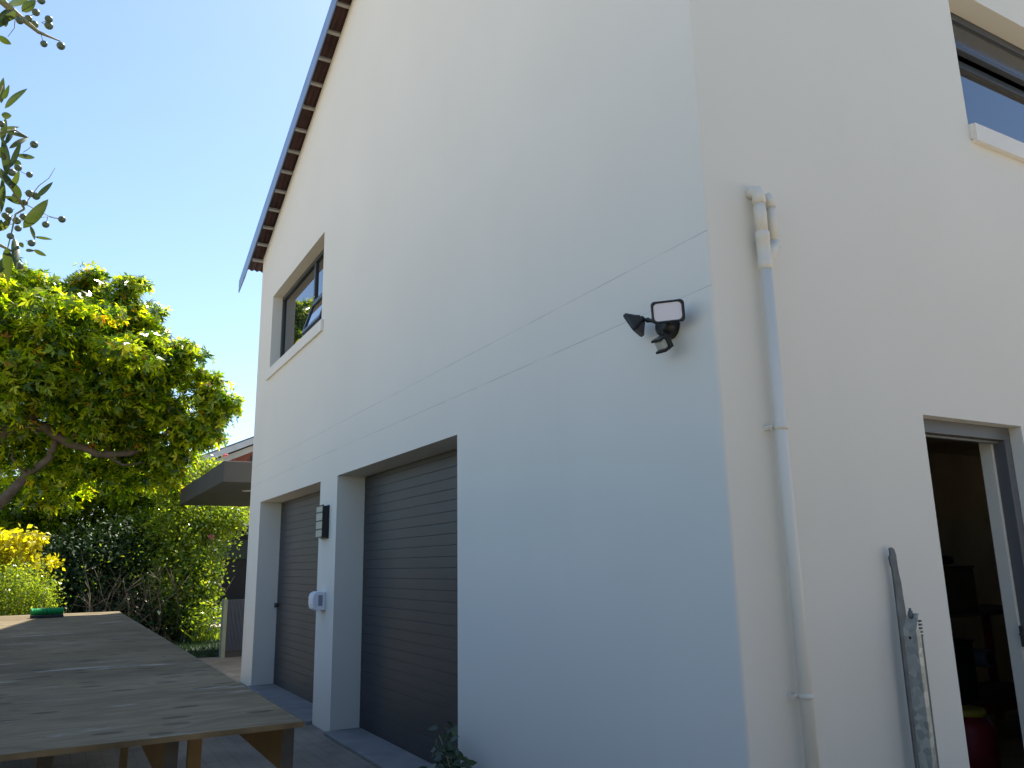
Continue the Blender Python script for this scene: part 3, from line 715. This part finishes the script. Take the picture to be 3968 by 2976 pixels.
for (a, c) in (((-1.0, -1.73, 0.12), (-2.6, -1.73, 0.84)), ((-1.0, -2.66, 0.12), (-2.6, -2.66, 0.84)), ((-1.09, -1.75, 0.15), (-1.09, -2.65, 0.75))):
    mb = MB(); d = Vector(c)-Vector(a); Mb = frame_M(a, d); mb.box((-0.011, 0, -0.03), (0.011, d.length, 0.03), Mb); mb.build('brace', M['oldtimber'], tb)
# green brush
bc = Vector((-6.72, -2.245, TH))
br = thing('brush', 'green bristled brush block lying at the far end of the plywood table', 'brush', bc)
Mb = Matrix.Translation(bc) @ Matrix.Rotation(R(5), 4, 'Z')
mb = MB(); mb.box((-0.06, -0.135, 0.001), (0.06, 0.135, 0.028), Mb); mb.build('block', M['darkbox'], br, bevel=0.006)
mb = MB(); rr_ = random.Random(2)
for i in range(9):
    for j in range(26):
        x = -0.052+0.013*i; y = -0.128+0.0102*j
        p = Mb @ Vector((x, y, 0.028)); q = Mb @ Vector((x+rr_.uniform(-.008, .008), y+rr_.uniform(-.008, .008), 0.085+rr_.uniform(-.006, .006)))
        mb.tube([p, q], [0.0028, 0.0036], 4)
mb.build('bristles', M['bristle'], br)

# ------------------------------------------------------------------ porch, screen and neighbour house
cp = thing('canopy', 'flat grey porch roof with a recessed downlight, beyond the house corner', 'canopy', (-12.5, 3.0, 0))
mb = MB(); mb.box((-15.2, -0.14, 2.70), (-10.30, 6.0, 3.02)); mb.build('slab', M['canopy'], cp, bevel=0.01)
mb = MB(); mb.tube([(-11.6, 0.50, 2.699), (-11.6, 0.50, 2.690)], 0.11, 24); dl = mb.build('downlight', M['fascia'], cp)
for (x, y) in ((-10.6, 5.6), (-14.9, 5.6)):
    mb = MB(); mb.box((x-0.1, y-0.1, 0.0), (x+0.1, y+0.1, 2.70)); mb.build('column', M['canopy'], cp)
sc = thing('ribbed_planter', 'tall grey ribbed planter box with a pale side panel on the paving by the lawn', 'planter', (-11.9, 0.75, 0))
mb = MB(); n = 40
ya, yb = 0.36, 1.25
i = len(mb.v)
for k in range(n*4+1):
    y = ya + (yb-ya)*k/(n*4); dx = 0.014*math.sin(2*math.pi*k/4)
    mb.v += [(-12.08+dx+0.04*0, y, 0.10), (-12.08+dx, y, 0.915)]
for k in range(n*4): mb.f.append((i+2*k, i+2*k+2, i+2*k+3, i+2*k+1)); mb.sm.append(True)
mb.build('ribbed_face', mat('ribbed_metal', (0.10, 0.115, 0.15), 0.4, metal=0.4), sc)
mb = MB(); mb.box((-12.25, 0.29, 0.0), (-12.06, 0.352, 0.925)); mb.build('side_panel', mat('pale_green_panel', (0.22, 0.24, 0.17), 0.7, noise=(4, 0.1)), sc)
mb = MB(); mb.box((-12.6, 0.353, 0.0), (-12.10, 1.24, 0.905)); mb.build('body', M['darkbox'], sc)

nb = thing('brick_house', 'red brick house with pale sloping fascia, partly hidden behind the canopy and shrubs', 'house', (-26, 4, 0))
X = -24.0
A = on(640, 1822, 0, X); Bp = on(985, 1695, 0, X)
sl_ = (Bp.z-A.z)/(Bp.y-A.y)
yA, yB = A.y-0.8, Bp.y+4.5
zA = A.z - 0.8*sl_; zB = Bp.z + 4.5*sl_
mb = MB(); mb.prism([(X, yA, zA), (X, yB, zB), (X, yB, zB-0.20), (X, yA, zA-0.20)], (-0.03, 0, 0)); mb.build('fascia', M['fascia'], nb)
mb = MB(); mb.prism([(X-0.45, yA+0.1, zA-0.20), (X-0.45, yB, zB-0.20), (X-0.45, yB, zB-0.40), (X-0.45, yA+0.1, zA-0.40)], (-0.03, 0, 0)); mb.build('soffit_board', M['fascia'], nb)
mb = MB(); mb.prism([(X-0.0, yA, zA+0.002), (X-0.0, yB, zB+0.002), (X-0.0, yB, zB+0.05), (X-0.0, yA, zA+0.05)], (-8, 0, 0)); mb.build('roof', M['greysteel'], nb)
mb = MB(); mb.prism([(X-0.5, yA+0.6, 2.9), (X-0.5, yB, 2.9), (X-0.5, yB, zB-0.22), (X-0.5, yA+0.6, zA-0.04)], (-7, 0, 0)); mb.build('wall', M['brick'], nb)
mb = MB(); p = on(972, 1790, 0, X-0.5); mb.box((X-0.52, p.y-0.03, p.z-0.18), (X-0.498, p.y+0.6, p.z+0.18)); mb.build('vent', M['black'], nb)
mb = MB(); p = on(880, 2030, 0, X+0.5); mb.box((X-0.0, p.y, p.z-0.04), (X+0.5, p.y+6, p.z+0.04)); mb.build('beam', M['fascia'], nb)
mb = MB(); mb.box((X-0.4, 0.3, 0.0), (X-0.2, 8.5, 2.85)); mb.build('porch_wall', M['porchshade'], nb)
mb = MB(); p = on(838, 2090, 0, X); q = on(962, 2165, 0, X); mb.box((X-0.19, p.y, q.z), (X-0.12, 7.0, p.z)); gw = mb.build('window', M['greengrey'], nb)
mb = MB(); p = on(828, 2088, 0, X); q = on(841, 2128, 0, X); mb.box((X-0.1, p.y, q.z), (X-0.02, q.y, p.z)); mb.box((X-0.1, p.y-0.25, q.z-0.05), (X-0.02, q.y, q.z)); mb.build('window_frame', M['fascia'], nb)

# ------------------------------------------------------------------ trees and shrubs
def blobs_px(lst):
    out = []
    for (px, py, d, rp, rz, dep) in lst:
        c = at(px, py, d); r = rp/FPX*d; out.append((c.x, c.y, c.z, dep*r, r, rz/FPX*d))
    return out
T1 = thing('maple_tree', 'large star-leaved tree with yellow-green sunlit crown and dark spreading limbs', 'tree', tuple(Vector((at(-420, 2300, 18.6).x, at(-420, 2300, 18.6).y, 0))))
B1 = blobs_px([(60, 1330, 18.5, 300, 190, 1.1), (330, 1400, 17.8, 270, 180, 1.1), (500, 1450, 17.5, 125, 150, 1.2), (120, 1560, 18.4, 330, 130, 1.1),
     (350, 1270, 18.2, 170, 90, 1), (90, 1150, 18.5, 120, 70, 1), (-120, 1250, 19, 260, 200, 1), (420, 1620, 18.0, 220, 110, 1), (590, 1660, 17.8, 120, 90, 1), (680, 1630, 17.6, 105, 75, 1.1)])
B2 = blobs_px([(335, 1110, 18.2, 42, 55, 1), (365, 1090, 18.2, 34, 36, 1), (490, 1130, 18.0, 45, 50, 1), (455, 1190, 18.0, 60, 50, 1), (530, 1260, 17.9, 75, 70, 1), (580, 1320, 17.8, 40, 45, 1), (20, 1080, 18.5, 60, 45, 1), (210, 1150, 18.4, 70, 45, 1),
     (725, 1385, 17.4, 52, 48, 1), (700, 1450, 17.5, 60, 50, 1), (790, 1500, 17.4, 60, 50, 1), (855, 1470, 17.3, 32, 34, 1), (895, 1575, 17.2, 30, 26, 1), (830, 1580, 17.3, 60, 60, 1), (850, 1650, 17.3, 42, 36, 1), (760, 1690, 17.4, 70, 50, 1),
     (660, 1770, 17.6, 60, 55, 1), (590, 1420, 17.6, 40, 60, 1), (640, 1840, 17.7, 60, 60, 1)])
B3 = blobs_px([(60, 1800, 18.6, 90, 60, 1), (330, 1810, 18.4, 110, 60, 1), (480, 1860, 18.3, 110, 70, 1), (200, 1900, 18.8, 120, 60, 1), (560, 1740, 18.2, 80, 50, 1), (130, 1700, 19, 120, 50, 1)])
foliage('crown', B1, 640, 44, 0.175, M['leaf_main'], T1, 11, tmpl_maple(), sig=0.30, fill=0.3, up=0.5, rnd=0.45, outl=0.10, tuft=True)
foliage('crown', B2, 300, 30, 0.16, M['leaf_main'], T1, 12, tmpl_maple(), sig=0.19, fill=0.4, up=0.5, rnd=0.45, outl=0.08, tuft=True)
foliage('crown', B3, 110, 32, 0.17, M['leaf_main'], T1, 13, tmpl_maple(), sig=0.24, fill=0.5, up=0.5, rnd=0.45, tuft=True)
tr = MB()
def limb(mb, pts, r0, r1, seg=9):
    r0, r1 = r0*0.74, r1*0.74
    P = [at(*p) for p in pts]; n = len(P)
    # resample with a little wander
    Q = []; rad = []
    for k in range(n-1):
        for s in range(4):
            t = s/4; Q.append(P[k].lerp(P[k+1], t) + Vector((random.uniform(-.03, .03), random.uniform(-.03, .03), random.uniform(-.03, .03)))*(0 if k+s == 0 else 1))
    Q.append(P[-1])
    m_ = len(Q)
    for k in range(m_): rad.append(r0 + (r1-r0)*k/(m_-1))
    mb.tube(Q, rad, seg)
base = T1.location
tr.tube([(base.x, base.y, -0.05), (base.x+0.05, base.y+0.05, 1.0), tuple(at(-330, 2000, 18.5)), tuple(at(-200, 1850, 18.4))], [0.42, 0.32, 0.27, 0.22], 14)
limb(tr, [(-200, 1850, 18.4), (0, 1690, 18.2), (110, 1630, 18.1), (210, 1560, 18.2), (300, 1480, 18.4)], 0.2, 0.07)
limb(tr, [(80, 1640, 18.1), (170, 1655, 18.0), (280, 1715, 17.8), (400, 1765, 17.7), (520, 1750, 17.6), (620, 1700, 17.6), (700, 1620, 17.5)], 0.15, 0.04)
limb(tr, [(-250, 2200, 18.6), (0, 1950, 18.2), (110, 1835, 18.1), (190, 1770, 18.0), (215, 1700, 18.0)], 0.15, 0.07)
limb(tr, [(400, 1765, 17.7), (480, 1800, 17.6), (560, 1795, 17.6)], 0.05, 0.015, 6)
limb(tr, [(-200, 1850, 18.4), (-120, 1600, 18.6), (60, 1400, 18.6), (200, 1250, 18.4)], 0.16, 0.04)
for (a, b_) in (((520, 1750, 17.6), (640, 1740, 17.6)), ((620, 1700, 17.6), (780, 1600, 17.4)), ((280, 1715, 17.8), (330, 1560, 17.8)), ((170, 1655, 18), (260, 1600, 18)), ((400, 1765, 17.7), (450, 1650, 17.8)), ((300, 1480, 18.4), (400, 1350, 18.2)), ((110, 1835, 18.1), (60, 1790, 18)), ((60, 1790, 18), (40, 1750, 18))):
    limb(tr, [a, b_], 0.035, 0.012, 6)
tr.build('trunk', M['bark'], T1)

def shrub(name, label, cat, base_px, blobs, nclump, per, size, m, seed, tm=None, stems=6, sr=0.02, stemmat='bark', **kw):
    B = blobs_px(blobs); c0 = Vector(B[0][:3])
    t = thing(name, label, cat, (c0.x, c0.y, 0))
    foliage('foliage', B, nclump, per, size, m, t, seed, tm, **kw)
    mb = MB(); rg = random.Random(seed)
    for k in range(stems):
        q = B[k % len(B)]
        p0 = Vector((c0.x+rg.uniform(-.25, .25), c0.y+rg.uniform(-.25, .25), -0.03))
        p2 = Vector((q[0]+rg.uniform(-.4, .4)*q[3], q[1]+rg.uniform(-.4, .4)*q[4], q[2]+rg.uniform(0, .5)*q[5]))
        p1 = p0.lerp(p2, 0.5) + Vector((rg.uniform(-.15, .15), rg.uniform(-.15, .15), rg.uniform(0, .2)))
        mb.tube([p0, p1, p2], [sr*1.6, sr, sr*0.4], 7)
    mb.build('trunk' if cat == 'tree' else 'stem', M[stemmat], t)
    return t
shrub('garden_tree', 'mid-green bushy tree directly behind the big star-leaved tree', 'tree', None,
      [(330, 2000, 21.5, 260, 200, 0.8), (120, 1850, 22, 260, 170, 0.8), (480, 1880, 21.5, 190, 130, 0.8), (40, 2050, 22, 220, 150, 0.8), (560, 2060, 21.0, 150, 160, 0.8), (250, 2180, 21.5, 220, 110, .8)],
      560, 42, 0.155, M['leaf_mid'], 21, tmpl_maple(), stems=7, sr=0.06, sig=0.30, fill=0.3, tuft=True, rnd=0.5)
shrub('painted_shade_shrub', 'shrub with deep shade put into its very dark green leaves, behind the table', 'shrub', None,
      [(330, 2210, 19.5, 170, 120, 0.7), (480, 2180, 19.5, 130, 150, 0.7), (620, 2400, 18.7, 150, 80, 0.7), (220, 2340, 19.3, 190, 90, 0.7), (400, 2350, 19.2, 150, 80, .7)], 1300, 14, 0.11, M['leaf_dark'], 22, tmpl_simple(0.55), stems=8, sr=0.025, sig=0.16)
shrub('hibiscus_shrub', 'tall light green shrub with pink flowers under and left of the canopy', 'shrub', None,
      [(730, 2100, 19.5, 130, 150, 0.8), (820, 2010, 19.8, 120, 70, 0.8), (700, 1890, 20, 80, 80, 0.8), (790, 1810, 20.5, 50, 26, 0.8), (690, 2240, 19.0, 110, 110, 0.8), (770, 2290, 18.8, 60, 80, 0.8), (900, 1990, 20, 60, 35, .8)],
      1500, 13, 0.085, M['leaf_light'], 23, tmpl_simple(0.7), stems=9, sr=0.03, sig=0.12, fill=0.3)
shrub('glossy_shrub', 'glossy-leaved shrub at the lawn edge left of the ribbed planter', 'shrub', None,
      [(770, 2300, 18.6, 60, 70, 0.8), (700, 2350, 18.6, 90, 70, 0.8), (790, 2220, 18.8, 50, 50, 0.8)], 420, 12, 0.085, M['leaf_light'], 24, tmpl_simple(0.6), stems=6, sr=0.02, sig=0.09)
shrub('golden_shrub', 'bright yellow leaved shrub at the far left, beyond the table', 'shrub', None,
      [(40, 2115, 12.0, 90, 34, 0.8), (120, 2095, 11.9, 48, 22, 0.8), (190, 2185, 11.9, 26, 16, 0.8), (20, 2170, 12.0, 80, 24, .8), (-60, 2120, 12.0, 100, 50, .8)], 230, 10, 0.075, M['leaf_yellow'], 25, tmpl_simple(0.7), stems=7, sr=0.012, sig=0.06)
shrub('feathery_shrub', 'pale green fine-leaved bush directly behind the left end of the table', 'shrub', None,
      [(60, 2290, 11.4, 110, 80, 0.8), (150, 2345, 11.2, 55, 55, 0.8), (0, 2350, 11.4, 110, 70, 0.8)], 700, 14, 0.04, M['leaf_light'], 26, tmpl_simple(0.4), stems=8, sr=0.01, sig=0.07, up=0.2)
# dry twiggy shrub
ds = thing('twiggy_shrub', 'nearly bare brown twiggy shrub behind the far edge of the table', 'shrub', tuple(Vector((at(520, 2400, 18.6).x, at(520, 2400, 18.6).y, 0))))
mb = MB(); rg = random.Random(9)
for k in range(70):
    b0 = Vector((ds.location.x+rg.uniform(-.5, .5), ds.location.y+rg.uniform(-.9, .9), 0))
    a = rg.uniform(-0.9, 0.9); h = rg.uniform(0.9, 1.9)
    p = [b0]; dv = Vector((rg.uniform(-.4, .4), a, 1)).normalized()
    for s_i in range(5):
        dv = (dv + Vector((rg.uniform(-.3, .3), rg.uniform(-.3, .3), rg.uniform(-.05, .15)))).normalized()
        p.append(p[-1] + dv*h/5)
    mb.tube(p, [0.014, 0.012, 0.010, 0.008, 0.005, 0.003], 5)
    for q in range(4):
        s0 = p[rg.randint(2, 4)]; mb.tube([s0, s0 + Vector((rg.uniform(-.3, .3), rg.uniform(-.35, .35), rg.uniform(0.05, .35)))], [0.006, 0.002], 4)
mb.build('stem', M['drystem'], ds)
foliage('foliage', [(ds.location.x, ds.location.y, 1.2, 0.6, 1.2, 0.6)], 60, 8, 0.07, M['leaf_light'], ds, 27, tmpl_simple(0.5), sig=0.12)
# pink flowers on the hibiscus (parts of it)
hib = bpy.data.objects['hibiscus_shrub']
for k, (px, py, d) in enumerate(((875, 1762, 20.3), (765, 1808, 20.3), (722, 1866, 20.0), (818, 2078, 19.0), (655, 1752, 20.3))):
    c = at(px, py, d); rng = np.random.default_rng(50+k)
    V, F = scatter(np.tile(np.array(c), (6, 1)), rng.normal(size=(6, 3)) + np.array([0.8, -0.3, 0.3]), 0.085, tmpl_simple(0.9), rng)
    np_mesh('flower', V, F, M['petal'], hib, ORG[hib])
# strappy plant by the path
sp = thing('strappy_plant', 'low plant with strap leaves at the edge of the lawn', 'plant', tuple(Vector((at(810, 2425, 18).x, at(810, 2425, 18).y, 0))))
rng = np.random.default_rng(4)
mb = MB()
V, F = scatter(np.tile(np.array(sp.location), (60, 1)) + rng.normal(size=(60, 3))*np.array([.12, .16, .02]), rng.normal(size=(60, 3))*np.array([1, 1, .3]), 0.3, tmpl_blade(0.12, 0.01, -0.3), rng, droop=-2.5)
np_mesh('leaves', V, F, M['leaf_light'], sp, ORG[sp])
foliage('lower_leaves', [(sp.location.x, sp.location.y-0.1, 0.45, 0.25, 0.35, 0.35)], 60, 10, 0.08, M['leaf_light'], sp, 28, tmpl_simple(0.6), sig=0.08)

# plant at the foot of the gable wall
wpn = thing('wall_plant', 'small leafy dark plant at the foot of the wall beside the right garage door', 'plant', (-2.05, -0.16, 0))
mb = MB(); rg = random.Random(12); tips = []
for k in range(16):
    e_ = Vector((-2.05+rg.uniform(-.36, .34), -0.14+rg.uniform(-.10, .05), rg.uniform(0.12, 0.44)))
    if e_.x > -1.85: e_.z = min(e_.z, 0.33)
    mid = Vector((-2.05, -0.14, 0)).lerp(e_, 0.5) + Vector((rg.uniform(-.04, .04), 0, 0.05))
    mb = MB(); mb.tube([(-2.05+rg.uniform(-.04, .04), -0.15, 0), mid, e_], [0.006, 0.004, 0.002], 6); tips += [mid, e_, mid.lerp(e_, .5)]; mb.build('stem', M['twig'], wpn)
rng = np.random.default_rng(6)
P = np.repeat(np.array([tuple(t) for t in tips]), 9, axis=0); P = P + rng.normal(size=P.shape)*np.array([.045, .03, .04])
V, F = scatter(P, rng.normal(size=P.shape)*0.7 + np.array([.4, -.6, .5]), 0.062, tmpl_blade(0.5, 0.05, -0.12), rng)
np_mesh('leaves', V, F, M['leaf_shade'], wpn, ORG[wpn])

# overhanging branch, close to the camera at the left
ot = thing('olive_tree', 'near overhanging branch with narrow leaves and small round berries, at the upper left edge', 'tree', (-0.9, -5.2, 0))
D = 2.6
tw = MB(); lv = []; bb = MB()
tw.tube([(-0.9, -5.2, -0.05), (-0.85, -5.1, 1.2), (-0.7, -4.7, 2.2), tuple(at(-900, 700, 3.2))], [0.09, 0.075, 0.06, 0.04], 12)
def path(pts, r0, r1, seg=7):
    P = [at(*p) for p in pts]; n = len(P); tw.tube(P, [r0+(r1-r0)*k/(n-1) for k in range(n)], seg)
path([(-900, 700, 3.2), (-500, 300, 2.9), (-200, -40, 2.7), (-20, -20, D), (70, 60, D), (150, 125, D), (235, 160, D)], 0.02, 0.0016)
path([(-900, 700, 3.2), (-450, 620, 2.9), (-150, 600, 2.7), (-10, 660, D), (50, 730, D), (95, 810, D)], 0.018, 0.003)
path([(-450, 620, 2.9), (-200, 450, 2.7), (-20, 400, D), (10, 330, D)], 0.008, 0.002)
path([(-150, 600, 2.7), (-40, 520, D), (60, 505, D), (105, 530, D)], 0.006, 0.0014)
path([(-450, 620, 2.9), (-150, 880, 2.7), (0, 950, D), (60, 980, D)], 0.010, 0.002)
path([(90, 800, D), (150, 720, D), (190, 690, D), (214, 650, D)], 0.0014, 0.0007, 5)
path([(60, 60, D), (55, 110, D), (30, 142, D)], 0.0012, 0.0007, 5)
path([(95, 810, D), (60, 830, D), (45, 900, D), (30, 960, D)], 0.003, 0.0015)
leaves_px = [ # base px, tip px, width px
    ((85, 45), (138, 0), 34), ((60, 45), (10, 60), 30), ((50, 30), (-20, 110), 36), ((30, 20), (110, -5), 30), ((20, 70), (22, 105), 22), ((60, 60), (10, 90), 26),
    ((18, 420), (106, 343), 26), ((5, 400), (14, 300), 26), ((10, 385), (36, 328), 18), ((5, 445), (45, 448), 26),
    ((0, 500), (75, 492), 14), ((5, 505), (111, 535), 14), ((20, 560), (60, 492), 20), ((35, 575), (112, 532), 22), ((5, 545), (22, 455), 24),
    ((28, 680), (10, 530), 34), ((40, 650), (82, 548), 20), ((60, 600), (135, 611), 20), ((20, 620), (-20, 560), 30), ((80, 655), (55, 620), 26),
    ((45, 730), (75, 660), 22), ((8, 690), (2, 830), 24), ((90, 885), (187, 772), 46), ((140, 765), (205, 705), 22), ((90, 790), (15, 760), 26), ((80, 770), (40, 700), 26),
    ((118, 875), (135, 930), 16), ((135, 918), (203, 928), 12), ((90, 960), (75, 940), 18), ((55, 920), (62, 1045), 32), ((25, 960), (30, 1100), 36), ((5, 850), (-10, 900), 26),
    ((100, 970), (135, 972), 14), ((130, 968), (180, 992), 18), ((40, 850), (0, 895), 24), ((50, 720), (0, 650), 24), ((0, 720), (-30, 830), 30), ((10, 1000), (-5, 1060), 30), ((20, 5), (-20, -30), 30),
    ((-20, 600), (-70, 520), 30), ((-30, 700), (-90, 760), 34), ((-60, 500), (-30, 420), 30), ((-40, 900), (-90, 960), 30), ((-60, 300), (-20, 230), 26), ((-10, 140), (44, 172), 26)]
def blade_leaf(mb, a, c, wpx, rg, d=D):
    da, dc = d+rg.uniform(-.06, .06), d+rg.uniform(-.06, .06)
    A_, C_ = at(a[0], a[1], da), at(c[0], c[1], dc)
    ax = C_-A_; L = ax.length; y = ax.normalized(); vw = (A_-CAM).normalized()
    x = y.cross(vw).normalized(); x = (x*math.cos(0.5*rg.uniform(-1, 1)) + vw*math.sin(0.7*rg.uniform(-1, 1))).normalized(); nn = x.cross(y)
    w_ = wpx*0.8/FPX*d; n = 8; bend = rg.uniform(-.12, .12)*L
    i = len(mb.v)
    for k in range(n+1):
        t = k/n; wd = w_*0.5*(math.sin(math.pi*min(1, t**0.85))**0.75 if 0 < t < 1 else 0.0) + 0.0003
        ctr = A_ + y*L*t + nn*bend*math.sin(math.pi*t)
        mb.v += [tuple(ctr - x*wd + nn*wd*0.35), tuple(ctr), tuple(ctr + x*wd + nn*wd*0.35)]
    for k in range(n):
        q = i+3*k
        mb.f += [(q, q+3, q+4, q+1), (q+1, q+4, q+5, q+2)]; mb.sm += [True, True]
rg = random.Random(31); lm = MB()
for a, c, wp_ in leaves_px: blade_leaf(lm, a, c, wp_, rg)
for (px, py, tx, ty) in ((139, 48, 115, 62), (189, 74, 160, 88), (189, 99, 165, 90), (132, 95, 125, 100), (170, 170, 157, 125), (236, 178, 228, 160), (160, 2, 140, 5), (110, 72, 100, 60), (77, 80, 85, 60),
        (132, 560, 90, 590), (114, 677, 80, 665), (70, 650, 55, 640), (45, 668, 50, 650), (115, 750, 95, 745), (140, 760, 110, 755), (240, 850, 190, 840), (177, 870, 185, 840), (122, 942, 100, 930), (65, 855, 75, 840), (35, 815, 55, 810), (90, 840, 80, 825), (30, 845, 50, 835), (70, 885, 75, 870), (75, 1030, 70, 1015), (5, 480, 0, 470), (40, 915, 55, 905), (60, 760, 75, 775), (95, 785, 85, 790), (20, 835, 40, 825)):
    d_ = D+rg.uniform(-.05, .05)
    bb = MB(); bb.ball(at(px, py, d_), 12.0/FPX*d_*rg.uniform(.85, 1.1), 12, 9, sc=(1, 1, 0.95)); bb.build('berry', M['berry'], ot)
    tw.tube([at(px, py-3, d_), at((px+tx)/2, (py+ty)/2+2, d_), at(tx, ty, D)], 0.0009, 5)
path([(95, 790, D), (190, 838, D), (240, 848, D)], 0.0013, 0.0008, 5)
path([(40, 870, D), (100, 850, D), (185, 840, D)], 0.001, 0.0007, 5)
lm.build('leaves', M['leaf_olive'], ot); tw.build('trunk', M['twig'], ot)

# leafy light blockers added out of view to darken the walls, also seen in reflections
def blocker_hedge(name, label, x0, x1, y0, y1, h, n, seed):
    t = thing(name, label, 'blocker_hedge', ((x0+x1)/2, (y0+y1)/2, 0))
    rng = np.random.default_rng(seed)
    bl_ = []
    L = max(x1-x0, y1-y0); k = int(L/1.2)
    for i in range(k+1):
        f = i/k; bl_.append((x0+(x1-x0)*f, y0+(y1-y0)*f, h*0.5, 1.0, 1.0, h*0.5*rng.uniform(.85, 1.15)))
    foliage('foliage', bl_, n, 12, 0.22, M['leaf_dark'], t, seed, tmpl_simple(0.6), sig=0.25)
    for i in range(k+1):
        mb = MB(); mb.tube([(bl_[i][0], bl_[i][1], 0), (bl_[i][0]+.1, bl_[i][1], h*0.7)], [0.06, 0.02], 7); mb.build('stem', M['bark'], t)
blocker_hedge('blocker_hedge', 'unseen dark leafy row added behind the camera to darken the lower gable wall', -11.0, 7.0, -4.7, -4.7, 1.7, 1700, 41)
blocker_hedge('blocker_hedge', 'unseen tall leaf screen added far right to darken and cool the side wall', 8.8, 8.8, -7.0, 13.0, 5.8, 3200, 42)
